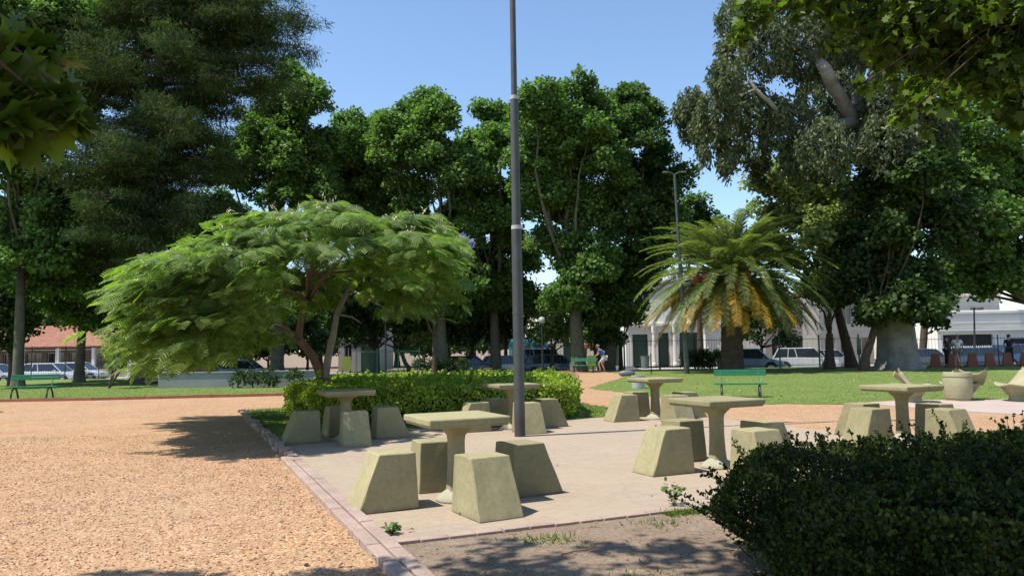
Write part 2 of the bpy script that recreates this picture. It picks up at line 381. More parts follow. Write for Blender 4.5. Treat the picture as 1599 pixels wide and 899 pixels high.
# bare earth in front of the plaza
dirt_pts = [pl(0.02, 0), pl(8.25, 0), pl(20, 1.5), pl(30, -8), pl(12, -22), pl(0.02, -14)]
sheet('bare_earth', dirt_pts, 0.010, M['dirt'])
def jag(pts, amp=0.12, step=0.35):
    """irregular grown-over edge"""
    out = []
    n = len(pts)
    for i in range(n):
        a = Vector((pts[i][0], pts[i][1], 0)); b = Vector((pts[(i + 1) % n][0], pts[(i + 1) % n][1], 0)); L = (b - a).length
        k = max(1, min(60, int(L / step)))
        for j in range(k):
            p = a.lerp(b, j / k)
            out.append(Vector((p.x + random.uniform(-amp, amp), p.y + random.uniform(-amp, amp), 0)))
    return out
L1 = [(-45, 24.3), (-13.5, 24.9), (-7.3, 25.8), (1.8, 26), (2.6, 33), (3.2, 40), (3.0, 46.9), (-45, 46.9)]
L2 = [(2.75, 27.2), (2.9, 26), (3.8, 22.7), (4.9, 19.7), (6.2, 18.7), (7.6, 18.3), (9.2, 18.4), (12.1, 18.1), (30, 17.5), (30, 46.9), (5.3, 46.9), (5.8, 38.7)]
L3 = [(-45, 20.9), (-14.0, 20.9), (-13.5, 20.4), (-13.2, 19.4), (-12.6, 18.2), (-20, 15.5), (-45, 9)]
a = pl(0, 8.02); b_ = pl(8.25, 8.02)
L4 = [(a.x, a.y), (-6.75, 19.3), (-5.9, 20.0), (-4.9, 22.9), (1.3, 22.9), (1.9, 19.2), (2.6, 17.6), (b_.x - 1.1, b_.y - .5)]
lawns = []
for nm, L in (('lawn_beyond_hedge', L1), ('lawn_around_palm', L2), ('lawn_corner', L3), ('lawn_strip', L4)):
    j = jag(L, 0.16 if nm == 'lawn_around_palm' else 0.07 if nm != 'lawn_strip' else 0.03); lawns.append((nm, L))
    sheet(nm, j, 0.022, M['lawn'], 0.03)
sheet('concrete_slab', [(8.3, 18.4), (9.4, 18.9), (13.5, 18.7), (13.5, 15.0), (9.9, 14.6), (8.7, 16.3)], 0.034, M['slab'], 0.04)
# streets
sheet('pavement', [(-90, 48.95), (90, 48.95), (90, 51.2), (-90, 51.2)], -0.40, M['sidewalk'], 0.12)
sheet('road', [(-90, 51.2), (90, 51.2), (90, 60.4), (-90, 60.4)], -0.496, M['asphalt'])
sheet('pavement_by_houses', [(-90, 60.4), (90, 60.4), (90, 64.6), (-90, 64.6)], -0.38, M['sidewalk'], 0.12)
# cross street between the houses
sheet('side_street', [(8.0, 60.5), (10.0, 60.5), (13, 95), (9.5, 95)], -0.372, M['asphalt'])

# kerb of bricks: flat double row by the plaza, standing bricks further on
def kerb():
    mb = MB(); s = -4.6
    while s < 4.55:
        L = 0.47
        for k, off in enumerate((-0.05, -0.165)):
            c = pl(off, s + L / 2 + (0.2 if k else 0), 0.025 + random.uniform(-.003, .003) - k * 0.008)
            mb.box(c, (0.105, L - 0.008, 0.085), ANG + random.uniform(-.008, .008), bev=0.008)
        s += L
    tag(mb.build('plaza_kerb', M['kerb']), kind='structure')
    mb = MB(); s = 4.6
    while s < 14.6:
        h = random.uniform(0.05, 0.11)
        c = pl(-0.11 + random.uniform(-.02, .02) + (0.05 if int(s * 3) % 2 else 0), s, h / 2)
        mb.box(c, (0.12, 0.2, h), ANG + random.uniform(-.12, .12), bev=0.008)
        s += 0.235
    tag(mb.build('kerb_of_standing_bricks', M['kerb']), kind='structure')
    mb = MB(); u = 0.1                                   # brick course along the earth
    while u < 8.2:
        mb.box(pl(u, -0.05, 0.018 + random.uniform(-.003, .003)), (0.215, 0.10, 0.03), ANG + random.uniform(-.02, .02), bev=0.005)
        u += 0.225
    tag(mb.build('brick_edge_course', M['kerb']), kind='structure')
    def line(name, pts, mat, w=0.1, h=0.07):
        mb = MB()
        for a, b in zip(pts, pts[1:]):
            a = Vector((*a, 0)); b = Vector((*b, 0)); L = (b - a).length; d = (b - a) / L; k = max(1, int(L / 0.5)); st = L / k
            for i in range(k):
                mb.box(a + d * (i + .5) * st + Vector((0, 0, h / 2)), (st - 0.01, w, h * random.uniform(.8, 1.1)), math.atan2(d.y, d.x) + random.uniform(-.01, .01))
        tag(mb.build(name, mat), kind='structure')
    line('lawn_kerb', [(-45, 24.25), (-13.5, 24.85), (-7.3, 25.75), (1.9, 25.95)], M['brick'], 0.12, 0.10)
    line('corner_lawn_kerb', [(-20, 15.45), (-12.55, 18.15), (-13.15, 19.4)], M['kerbw'], 0.12, 0.09)
    line('path_kerb', [(2.7, 33), (3.3, 40), (3.1, 46.5)], M['brick'], 0.12, 0.06)
kerb()

# near gravel: loose stones
def pebbles(name, n, area, smin, smax, mat, inside=None, lab=None):
    pos = np.zeros((n, 3)); k = 0; pts = []
    while len(pts) < n:
        x = random.uniform(area[0], area[1]); y = area[2] + (area[3] - area[2]) * random.random() ** 1.6
        if inside and not inside(x, y): continue
        pts.append((x, y, 0.006))
    pos = np.array(pts)
    tv = [(1, 0, 0), (0, 1, 0), (-1, 0, 0), (0, -1, 0), (0, 0, .7), (0, 0, -.5)]
    tf = [(0, 1, 4), (1, 2, 4), (2, 3, 4), (3, 0, 4), (1, 0, 5), (2, 1, 5), (3, 2, 5), (0, 3, 5)]
    d = rdir(n); d[:, 2] *= 0.3; up = np.tile([0, 0, 1.0], (n, 1)) + rng.normal(size=(n, 3)) * 0.35
    me = inst(name, tv, tf, pos, frames(d, up), rng.uniform(smin, smax, n) * rng.choice([1, 1, 1, 1.6], n))
    tag(link(name, me, mat), lab, 'gravel', kind='stuff')
def leftkerb(x, y):
    rel = Vector((x, y, 0)) - O
    return rel.dot(U) < -0.24
pebbles('loose_gravel', 30000, (-9, 0.6, 3.2, 14), 0.004, 0.0105, M['pebble'], leftkerb, 'loose orange brick chips scattered over the gravel path')
pebbles('white_chips', 60, (-7, 5, 4, 13), 0.008, 0.018, M['concrete_foot'], None, 'few pale chips of litter on path and paving')

# grass blades
def inpoly(x, y, poly):
    c = False; n = len(poly); j = n - 1
    for i in range(n):
        xi, yi = poly[i]; xj, yj = poly[j]
        if (yi > y) != (yj > y) and x < (xj - xi) * (y - yi) / (yj - yi) + xi: c = not c
        j = i
    return c
def grass(name, poly, n, hmin, hmax, lab, box, wd=1.0):
    pts = []
    while len(pts) < n:
        x = random.uniform(box[0], box[1]); y = box[2] + (box[3] - box[2]) * random.random() ** 1.3
        if inpoly(x, y, poly): pts.append((x, y, 0.015))
    pos = np.array(pts); d = np.tile([0, 0, 1.0], (n, 1)) + rng.normal(size=(n, 3)) * 0.45; d[:, 2] = np.abs(d[:, 2])
    tv = [(-.12 * wd, 0, 0), (.12 * wd, 0, 0), (0, 1, .15)]
    me = inst(name, tv, [(0, 1, 2)], pos, frames(d, rdir(n)), rng.uniform(hmin, hmax, n))
    tag(link(name, me, M['grassb']), lab, 'grass', kind='stuff')
grass('grass_blades', L4, 38000, 0.03, 0.07, 'short patchy grass around the hedge and silk tree', (-7, 3.3, 12.8, 23))
grass('grass_blades_by_palm', L2, 90000, 0.02, 0.05, 'mown grass between the benches and the palm', (2.7, 22, 17.5, 40), .9)
grass('grass_blades_beyond_hedge', L1, 60000, 0.03, 0.06, 'mown sunlit grass beyond the gravel', (-24, 3.3, 24.4, 42), 1.0)
gs = []
for i in range(46):
    u = 2.9 + 3.0 * (i / 45) ** 0.9; gs.append((u, -0.10 - 0.05 * random.random()))
def edge_grass():
    pts = []
    for _ in range(5200):
        t = random.random()
        u = 2.35 + 3.1 * t; 
        if math.sin(u * 5.1) + math.sin(u * 11.7) < -0.9 and random.random() < .85: continue
        w_ = -0.16 + random.gauss(0, 0.055); p = pl(u, w_, 0.01); pts.append(p[:])
    for cx, cy, r, k in ((0.85, 4.75, .22, 260), (0.25, 5.9, .12, 200), (2.4, 5.35, .2, 200), (1.15, 6.35, .12, 90), (-.1, 4.9, .2, 120), (-8.2, 13.6, .5, 60)):
        for _ in range(k): pts.append((cx + random.gauss(0, r), cy + random.gauss(0, r * .7), 0.01))
    pos = np.array(pts); n = len(pos); d = np.tile([0, 0, .8], (n, 1)) + rng.normal(size=(n, 3)) * 0.5; d[:, 2] = np.abs(d[:, 2])
    me = inst('grass_fringe', [(-.13, 0, 0), (.13, 0, 0), (0, 1, .15)], [(0, 1, 2)], pos, frames(d, rdir(n)), rng.uniform(0.02, 0.055, n))
    tag(link('grass_fringe', me, M['grassb']), 'thin fringe of grass along the brick edge of the plaza', 'grass', kind='stuff')
edge_grass()
def litter():
    n = 900; pos = np.zeros((n, 3)); pos[:, 0] = rng.uniform(-1, 6, n); pos[:, 1] = rng.uniform(3.5, 7.2, n); pos[:, 2] = 0.02
    ok = np.array([(Vector((p[0], p[1], 0)) - O).dot(W) < -.1 and (Vector((p[0], p[1], 0)) - O).dot(U) > 0 for p in pos]); pos = pos[ok]; n = len(pos)
    d = rdir(n); d[:, 2] *= .2
    tag(link('leaf_litter', inst('leaf_litter', *LEAF_OB, pos, frames(d, np.tile([0, 0, 1.], (n, 1)) + rng.normal(size=(n, 3)) * .3), rng.uniform(.012, .035, n)), M['twig']), 'small dry leaves and crumbs lying on the bare earth', 'litter', kind='stuff')
litter()
def lawn_leaves(name, poly, n, box, lab):
    pts = []
    while len(pts) < n:
        x = random.uniform(box[0], box[1]); y = box[2] + (box[3] - box[2]) * random.random() ** 1.4
        if inpoly(x, y, poly): pts.append((x, y, .045))
    pos = np.array(pts); d = rdir(n); d[:, 2] *= .25
    tag(link(name, inst(name, *LEAF_OB, pos, frames(d, np.tile([0, 0, 1.], (n, 1)) + rng.normal(size=(n, 3)) * .4), rng.uniform(.03, .075 if box[3] > 15 else .045, n)), M['dryleaf']), lab, 'leaf litter', kind='stuff')
M['dryleaf'] = leafmat('dry_leaf', (.20, .14, .07), (.50, .42, .25), .1)
lawn_leaves('fallen_leaves', L2, 900, (3, 20, 17.5, 38), 'dry fallen leaves strewn over the lawn around the palm')
lawn_leaves('fallen_leaves', L4, 260, (-6.5, 3.2, 13, 20), 'dry fallen leaves on the patchy strip round the hedge')
lawn_leaves('fallen_leaves', [(-9, 4), (4, 4), (4, 14), (-9, 14)], 110, (-9, 4, 4.6, 14), 'sparse dry leaves blown over gravel and paving')
lawn_leaves('kerb_litter', [tuple(pl(-.75, -2).xy), tuple(pl(-.22, -2).xy), tuple(pl(-.22, 7).xy), tuple(pl(-.5, 7).xy)], 120, (-6, 1, 3.5, 14), 'small dry leaves drifted against the gravel side of the kerb')
for i, (x, y, l, an, lab) in enumerate(((905, 860, 0.3, 0.5, 'thin dry twig lying across the shaded bare earth'), (1080, 845, .22, -.7, 'short pale twig on the earth beside the dark bush'))):
    g = G(x, y, 0.018); dx, dy = math.cos(an) * l / 2, math.sin(an) * l / 2
    tag(MB().tube([(-dx, -dy, 0), (-dx * .3, -dy * .2, .006), (dx * .4, dy * .5, .0), (dx, dy, .008)], [.006, .007, .005, .003], 6).build('dry_twig', M['twig'], loc=g), lab, 'twig')
def weed(x, y, h, n, lab):
    g = G(x, y, 0.01); r = empty('weed_plant', g, 0, lab, 'weed')
    mb = MB(); P0 = []
    for k in range(5):
        a = k * 1.26; tip = Vector((math.cos(a) * h * .45, math.sin(a) * h * .45, h * random.uniform(.6, 1)))
        mb.tube([(0, 0, 0), tip * .5 + Vector((0, 0, .02)), tip], [.004, .003, .002], 5)
        for _ in range(n // 5): P0.append(tip * random.uniform(.35, 1) + Vector((random.gauss(0, .012),) * 2 + (random.gauss(0, .015),)))
    mb.build('stem', M['twig'], r)
    P0 = np.array([p[:] for p in P0]); d = rdir(len(P0)); d[:, 2] = np.abs(d[:, 2]) * .6
    link('leaves', inst('leaves', *LEAF_OB, P0, frames(d, np.tile([0, -.4, 1.], (len(P0), 1)) + rng.normal(size=(len(P0), 3)) * .4), rng.uniform(.03, .06, len(P0))), M['weed'], r)
weed(1052, 790, 0.2, 60, 'taller leafy weed at the brick edge near the dark bush')
weed(612, 836, 0.09, 40, 'tiny weed tuft by the kerb corner of the plaza')

# ------------------------------------------------------------------ chess tables and stools
def edge_wobble(bm, amp):
    for v in bm.verts:
        v.co += Vector((random.gauss(0, amp), random.gauss(0, amp), random.gauss(0, amp * .6)))
def make_table():
    r = empty('chess_table', label='x', cat='table')
    mb = MB(); mb.box((0, 0, 0.768), (0.80, 0.80, 0.064), bev=0.014)
    mb.box((0, 0, 0.7265), (0.76, 0.76, 0.02)); mb.build('tabletop', M['concrete'], r)
    def sq(a, z, ch=0.28):
        c = a * ch; p = [(a, -a + c), (a, a - c), (a - c, a), (-a + c, a), (-a, a - c), (-a, -a + c), (-a + c, -a), (a - c, -a)]
        return [(x, y, z) for x, y in p]
    mb = MB(); mb.loft([sq(.088, 0.06), sq(.078, 0.18), sq(.070, .36), sq(.070, .56), sq(.076, .61), sq(.105, .65), sq(.15, .70), sq(.152, .717)])
    mb.build('column', M['concrete'], r)
    mb = MB()
    mb.lathe([(.20, 0), (.198, .02), (.17, .05), (.13, .08), (.09, .105), (.06, .12)], 20)
    mb.build('foot', M['concrete_foot'], r, smooth=True)
    return r
def make_stool():
    # outer face (towards -x) slopes, inner face nearly upright
    mb = MB()
    zb, zt = 0.0, 0.50
    A = [(-.32, -.212), (.25, -.212), (.25, .212), (-.32, .212)]
    B = [(-.115, -.188), (.228, -.188), (.228, .188), (-.115, .188)]
    mb.loft([[(x, y, zb) for x, y in A], [(x, y, zt) for x, y in B]])
    bmesh.ops.bevel(mb.bm, geom=list(mb.bm.edges), offset=0.010, segments=2, affect='EDGES', profile=.5)
    bmesh.ops.subdivide_edges(mb.bm, edges=[e for e in mb.bm.edges if e.calc_length() > .2], cuts=3, use_grid_fill=True)
    edge_wobble(mb.bm, .0014)
    return mb
stool_me = []
for i in range(3):
    o = make_stool().build('concrete_stool', M['concrete']); stool_me.append(o.data); bpy.data.objects.remove(o)
tables = [   # x, y, yaw, stool radius, name phrase, stools (direction -> phrase)
    ((-0.56, 7.45), 25, .71, 'nearest table', {}),
    ((2.38, 9.15), 24, .73, 'table behind the dark bush tip', {}),
    ((2.78, 15.25), 22, .74, 'far table beside the gravel crossing', {}),
    ((-2.72, 12.55), 23, .70, 'dappled table under the silk tree', {}),
    ((-0.05, 13.85), 24, .72, 'table behind the big lamp post', {}),
    ((5.65, 11.3), 26, .74, 'table rising over the dark bush', {}),
]
tlabels = ['square concrete chess table nearest the camera, its top well lit, paving all around',
           'concrete chess table between the dark bush and the open paving',
           'farthest concrete chess table, standing by the gravel crossing',
           'weathered concrete chess table beside the silk tree trunk',
           'chess table half hidden behind the big lamp post and hedge corner',
           'chess table standing out above the dark foreground bush']
sl = {0: 'inner sloping', }
proto = make_table()
side_words = {180: 'kerb side', 0: 'far bush side', 270: 'near side', 90: 'hedge side'}
for i, ((x, y), yaw, rad, ph, _) in enumerate(tables):
    t = proto if i == 0 else copy_tree(proto)
    t.location = (x, y, 0.022); t.rotation_euler = (0, 0, R(yaw)); t['label'] = tlabels[i]; t['category'] = 'table'; t['group'] = 'concrete chess tables on the plaza'
    for k, (ang, sw) in enumerate(((180, 'kerb side'), (0, 'bush side'), (270, 'near side'), (90, 'hedge side'))):
        o = link('concrete_stool', stool_me[(i + k) % 3]); a = R(yaw + ang)
        rr = rad * random.uniform(.97, 1.04)
        o.location = (x + math.cos(a) * rr, y + math.sin(a) * rr, 0.0225); o.rotation_euler = (0, 0, a + math.pi + R(random.uniform(-4, 4)))
        tag(o, 'sloping concrete stool on the %s of the %s' % (sw, ph), 'stool', 'concrete stools around the chess tables')

# ------------------------------------------------------------------ lamp posts
def lamp_post(name, base, h, r0, lean, label, tip=True, bandh=0.32, q=1.0, z1=3.42, z2=5.62):
    e = empty(name, base, 0, label, 'lamp post', 'lamp posts')
    sect = [(0, .40, r0), (.40, .70, r0 * .74), (.70, 1.0, r0 * .5)]
    def at(z): return (lean[0] * z, lean[1] * z, z)
    prof = []
    zs = [0, bandh]
    mb = MB(); mb.tube([at(bandh), at(z1), at(z1 + .01), at(z2), at(z2 + .01), at(h)], [r0, r0 * .96, r0 * .84, r0 * .80, r0 * .58, r0 * .5], 20)
    mb.build('shaft', M['pole'], e, smooth=False)
    MB().tube([at(0), at(bandh)], [r0 * 1.01, r0 * 1.01], 20).build('painted_foot', M['pole_base'], e)
    for z, rr in ((z1, r0 * .99), (z2, r0 * .83)):
        MB().tube([at(z - .03), at(z + .035)], [rr, rr * .97], 20).build('collar', M['ring'], e)
    for s in (-1, 1):
        top = Vector(at(h - .02))
        MB().tube([top, top + Vector((s * .5 * q, 0, .12)), top + Vector((s * 1.0 * q, 0, .16))], [.035, .03, .028], 8).build('arm', M['pole'], e)
        mb = MB(); mb.box(top + Vector((s * 1.2 * q, 0, .15)), (.5 * q + .1, .2, .09), taper=(.7, .6), bev=.02); mb.build('lamp_head', M['pole'], e)
    return e
g = G(812, 683)
lp = lamp_post('lamp_post', (g.x, g.y, .022), 11.5, 0.088, (0.0, 0), 'tall grey lamp post rising from the middle of the paved plaza')
MB().tube([(0, 0, 1.98), (0, 0, 2.02)], [.09, .09], 20).build('strap', M['pole'], lp)
g = G(1073, 584)
lamp_post('lamp_post', (g.x, g.y, .02), 10.2, 0.13, (-.03, 0), 'slim grey lamp post on the lawn beside the palm', q=.4)
def globe_lamp(x, D, ytop, lab):
    top = P(x, ytop, D); z0 = gz(D)
    e = empty('globe_lamp', (top.x, D, z0), 0, lab, 'street lamp', 'globe lamps by the park fence'); h = top.z - z0
    MB().tube([(0, 0, 0), (0, 0, h - .2)], [.06, .04], 8).build('post', M['iron'], e)
    MB().ico((0, 0, h), .22, sub=2).build('globe', M['ltgrey'], e, smooth=True)
globe_lamp(846, 45.5, 500, 'white globe lamp on a dark post beneath the big plane trees')
globe_lamp(602, 45.0, 496, 'white globe lamp on a dark post beyond the hedge and green mesh fence')

# ------------------------------------------------------------------ benches, seats, bins
def make_bench():
    e = empty('park_bench'); L = 1.5
    mb = MB()
    for k in range(4): mb.box((0, -.19 + k * .105, .40 - (.012 if k in (1, 2) else 0)), (L, .085, .028), bev=.006)
    mb.build('seat', M['green'], e)
    mb = MB()
    for k in range(2): mb.box((0, .27 + k * .025, .665 + k * .095), (L, .026, .088), bev=.006)
    mb.build('backrest', M['green'], e)
    for s in (-1, 1):
        x = s * L * .36
        mb = MB()
        mb.tube([(x, -.29, 0), (x, -.27, .16), (x, -.19, .30), (x, -.04, .37), (x, .12, .32), (x, .24, .17), (x, .31, 0)], [.032, .03, .028, .028, .028, .03, .032], 8)
        mb.build('leg', M['iron'], e)
        MB().tube([(x, .08, .37), (x, .19, .46), (x, .245, .60), (x, .30, .80)], .016, 8).build('back_support', M['green'], e)
    return e
bench = make_bench()
bx = [((50, 629), R(12), 1.0, 'green slatted bench at the gravel edge facing the path, near the young tree'),
      ((1157, 627), R(-14), .92, 'green slatted bench on the lawn in front of the palm'),
      ((911, 588), R(-14), 1.0, 'small distant green bench at the bend of the gravel path')]
for i, ((x, y), rz, s, lab) in enumerate(bx):
    o = bench if i == 0 else copy_tree(bench); g = G(x, y - 6)
    o.location = (g.x, g.y, .02); o.rotation_euler = (0, 0, rz); o.scale = (s,) * 3
    tag(o, lab, 'bench', 'green park benches')
def butterfly(loc, rz, lab):
    """saddle shaped concrete seat on a tapering foot"""
    e = empty('butterfly_chair', loc, rz, lab, 'seat', 'concrete butterfly chairs')
    n = 12; top = []; bot = []
    for j in range(n + 1):
        for i in range(n + 1):
            u = -1 + 2 * i / n; v = -1 + 2 * j / n
            z = .37 + .16 * (u * u) * max(0, v) + .07 * (u * u) * max(0, -v) + .26 * max(0, v) ** 1.3
            x = u * .53 * math.sqrt(1 - .42 * v * v); y = v * .42 * math.sqrt(1 - .42 * u * u)
            top.append((x, y, z)); bot.append((x * .97, y * .97, z - .045))
    V = top + bot; k = n + 1; off = k * k; Fc = []
    for j in range(n):
        for i in range(n):
            a = j * k + i; Fc.append((a, a + 1, a + k + 1, a + k)); Fc.append((off + a, off + a + k, off + a + k + 1, off + a + 1))
    for i in range(n):
        Fc.append((i, off + i, off + i + 1, i + 1)); a = n * k + i; Fc.append((a, a + 1, off + a + 1, off + a))
        a = i * k; Fc.append((a, a + k, off + a + k, off + a)); a = i * k + n; Fc.append((a, off + a, off + a + k, a + k))
    me = arr_mesh('seat_shell', V, Fc); me.polygons.foreach_set('use_smooth', [True] * len(me.polygons))
    link('seat_shell', me, M['chair_conc'], e)
    mb = MB(); mb.loft([[(-.12, -.17, 0), (.12, -.17, 0), (.12, .17, 0), (-.12, .17, 0)], [(-.1, -.15, .1), (.1, -.15, .1), (.1, .15, .1), (-.1, .15, .1)], [(-.29, -.30, .37), (.29, -.30, .37), (.27, .26, .38), (-.27, .26, .38)]])
    mb.build('foot', M['chair_conc'], e)
for (x, y), rz, lab in (((1506, 627), R(186), 'concrete butterfly chair just behind the barrel planter, high pointed wings'),
                        ((1428, 632), R(60), 'concrete butterfly chair seen past the column of the chess table'),
                        ((1590, 630), R(-100), 'low concrete butterfly chair at the edge of the slab beside the barrel')):
    g = G(x, y - 2); butterfly((g.x, g.y, .034), rz, lab)
g = G(1497, 627)
e = empty('barrel_planter', (g.x, g.y, .034), 0, 'squat round barrel of ochre concrete standing on the slab', 'planter')
MB().lathe([(.265, 0), (.265, .055), (.285, .06), (.305, .16), (.318, .27), (.322, .36), (.318, .45), (.309, .53), (.303, .56), (.02, .56)], 36).build('body', M['chair_conc'], e)
MB().lathe([(.300, .565), (.315, .568), (.315, .575), (.311, .62), (.302, .665), (.292, .675), (.255, .675), (.245, .57)], 36).build('rim', M['chair_conc'], e)
g = G(1008, 584)
e = empty('litter_bin', (g.x, g.y, .02), 0, 'dark grey hanging litter bin on the far lawn edge beside the path', 'bin')
MB().tube([(.3, 0, 0), (.3, 0, 1.05)], .03, 8).build('post', M['iron'], e)
MB().lathe([(.19, .28), (.23, .90), (.245, .93), (.22, .93), (.19, .4), (.02, .4)], 20).build('basket', M['grey'], e)
g = G(995, 587)
e = empty('parked_motorbike_cover', (g.x - .5, g.y, .02), 0, 'low grey covered heap beside the litter bin', 'cover')
MB().ico((0, 0, .12), .28, (1.5, .6, .6), 2).build('cover', M['grey'], e, smooth=True)
g = G(997, 607)
e = empty('concrete_drum', (g.x, g.y, .01), 0, 'pale grey drum on the gravel just behind the far chess table', 'drum')
MB().lathe([(.22, 0), (.225, .04), (.225, .38), (.235, .40), (.235, .45), (.2, .45), (.19, .36), (.01, .36)], 24).build('body', M['ltgrey'], e)
g = G(762, 585)
e = empty('tree_stump', (g.x, g.y, .02), 0, 'sawn brown stump on the lawn just past the hedge', 'stump')
MB().lathe([(.3, 0), (.27, .1), (.255, .34), (.235, .36), (.01, .365)], 18).build('wood', M['stump'], e)

# ------------------------------------------------------------------ vegetation
def shell_pts(c, r, n, clumps=26, sub=0.30, squash=0.9, low=-0.75):
    """points in leaf clumps spread over a blob; returns positions and outward directions"""
    d = rdir(clumps); d[:, 2] = np.where(d[:, 2] < low, -d[:, 2], d[:, 2])
    cc = c + d * r * rng.uniform(.55, .92, (clumps, 1)) * np.array([1, 1, squash])
    k = rng.integers(0, clumps, n); dd = rdir(n)
    rad = rng.uniform(.35, 1.0, n) ** .6 * sub * r * rng.uniform(.7, 1.25, clumps)[k]
    p = cc[k] + dd * rad[:, None]
    m = rng.random(n) < .26
    p[m] = c + rdir(n)[m] * r * (rng.uniform(.45, 1.22, n)[m])[:, None]
    return p, dd * .6 + d[k] * .5
def crown_mesh(name, blobs, dens, size, tmpl=LEAF, droop=0.0, clumps=26, sub=.30, upb=0.9, stretch=1.0):
    Ps, Ns = [], []
    for c, r in blobs:
        n = int(dens * r * r)
        if r > .8:                                   # leafy sprays of real branch-tip size, unevenly spread, with gaps
            c = np.array(c); K = int(9 + 11 * r * r); dc = rdir(K); dc[:, 2] = np.where(dc[:, 2] < -.6, -dc[:, 2], dc[:, 2])
            cc = c + dc * r * (rng.uniform(.30, 1.10, K) ** .7)[:, None] * rng.uniform(.85, 1.12, (K, 1))
            rad = rng.uniform(.26, .72, K) * rng.choice([.7, 1, 1, 1.35], K); w_ = rad ** 2 / (rad ** 2).sum()
            k = rng.choice(K, n, p=w_); dd = rdir(n) * (rng.uniform(.1, 1, n) ** .5)[:, None]
            dd[:, 2] = dd[:, 2] * .62 - .25 * (dd[:, 0] ** 2 + dd[:, 1] ** 2)
            p = cc[k] + dd * rad[k][:, None] * 1.15; nn = dd * .7 + dc[k] * .35
            Ps.append(p); Ns.append(nn); continue
        n = int(dens * r * r); p, nn = shell_pts(np.array(c), r, n, clumps, sub); Ps.append(p); Ns.append(nn)
    p = np.concatenate(Ps); nn = np.concatenate(Ns); n = len(p)
    d = rdir(n) + nn * .4; d[:, 2] -= droop
    nr = nn + np.array([0, 0, upb]) + rng.normal(size=(n, 3)) * .45
    return inst(name, *tmpl, p, frames(d, nr), rng.uniform(size * .65, size * 1.3, n))
def limb(mb, a, b, r0, r1, bend=.12, n=8, k=6):
    a = Vector(a); b = Vector(b); L = (b - a).length; pts = []; q = Vector((random.uniform(-1, 1), random.uniform(-1, 1), random.uniform(-.2, .6))) * bend * L
    for i in range(k + 1):
        t = i / k; pts.append(a.lerp(b, t) + q * math.sin(t * math.pi) + Vector((random.gauss(0, .012), random.gauss(0, .012), 0)) * L * (0 < i < k))
    mb.tube(pts, [r0 + (r1 - r0) * (i / k) ** .8 for i in range(k + 1)], n)
    return pts
def broadleaf(name, base_px, D, r, blobs, label, leaf='pleaf', bark='pbark', dens=1900, size=.215, lean_px=None, fork=.45, cat='tree', group=None, depth=1.0, tmpl=LEAF, droop=0.0, seed=None, limbs=True, fill=0):
    z0 = gz(D); b = P(base_px[0], base_px[1], D); base = Vector((b.x, D, z0))
    e = empty(name, base, 0, label, cat, group)
    mpp = D / F
    bl = []
    for k, (px, py, pr) in enumerate(blobs):
        c = P(px, py, D); rr = pr * mpp
        dy = random.uniform(-1, 1) * rr * 1.1 * depth
        bl.append((np.array([c.x - base.x, c.y - base.y + dy, c.z - z0]), rr))
        if fill and random.random() < fill:
            bl.append((np.array([c.x - base.x + random.uniform(-.4, .4) * rr, -dy + rr * random.choice([-.8, .8]), c.z - z0]), rr * .9))
    cz = np.mean([x[0][2] for x in bl]); cx = np.mean([x[0][0] for x in bl])
    top = max(x[0][2] for x in bl)
    mb = MB(); fk = Vector((cx * .35, 0, cz * fork))
    mb.tube([(0, 0, -.15), (0, 0, .12), (fk.x * .1, 0, .7), (fk.x * .5, 0, fk.z * .55), fk], [r * 1.75, r * 1.4, r * 1.05, r * .9, r * .75], 12)
    if limbs:
        main = []
        for c, rr in bl:
            c = Vector(c)
            s = fk if c.z > fk.z + .5 or random.random() < .6 else fk * .8
            limb(mb, s, c + Vector((0, 0, -rr * .3)), r * .42, r * .08, .1, 6)
            for _ in range(2):
                limb(mb, c + Vector((0, 0, -rr * .3)), c + Vector(rdir(1)[0]) * rr * .8, r * .1, r * .03, .1, 4, 3)
    mb.build('trunk', M[bark], e, smooth=True)
    link('crown', crown_mesh('crown', bl, dens, size, tmpl, droop), M[leaf], e)
    return e
GR = 'plane trees around the park'
broadleaf('plane_tree', (903, 578), 46, .42, [(850, 190, 44), (895, 165, 40), (925, 185, 42), (852, 255, 46), (905, 245, 55), (870, 310, 42), (925, 330, 55), (905, 395, 42), (845, 380, 28), (930, 425, 38), (880, 465, 32), (842, 300, 40), (948, 260, 40)],
          'broad plane tree with a smooth pale leaning trunk, centre of the far row', group=GR, fill=.45)
broadleaf('plane_tree', (950, 580), 49, .40, [(975, 180, 42), (1005, 205, 36), (970, 240, 50), (1025, 250, 32), (1005, 290, 55), (1052, 285, 26), (1030, 335, 38), (975, 340, 55), (1000, 385, 48), (965, 430, 48), (1005, 430, 30), (950, 480, 38), (945, 520, 26), (985, 490, 22), (925, 505, 28)],
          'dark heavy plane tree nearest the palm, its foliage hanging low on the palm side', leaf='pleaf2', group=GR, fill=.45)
broadleaf('plane_tree', (775, 580), 51, .36, [(722, 285, 36), (728, 345, 40), (758, 180, 26), (785, 195, 30), (735, 225, 34), (775, 245, 42), (745, 290, 45), (790, 310, 42), (765, 365, 48), (800, 400, 36), (745, 420, 45), (790, 460, 40), (740, 480, 38)],
          'plane tree crossed by the big lamp post', group=GR, fill=.45)
broadleaf('plane_tree', (692, 580), 48, .36, [(650, 345, 34), (615, 205, 30), (662, 165, 30), (645, 195, 32), (690, 200, 34), (628, 240, 38), (672, 245, 45), (712, 260, 38), (640, 300, 30), (720, 330, 38), (700, 390, 42), (720, 440, 42), (690, 470, 42)],
          'plane tree with a tall pointed head beyond the purple blossom', group=GR, fill=.45)
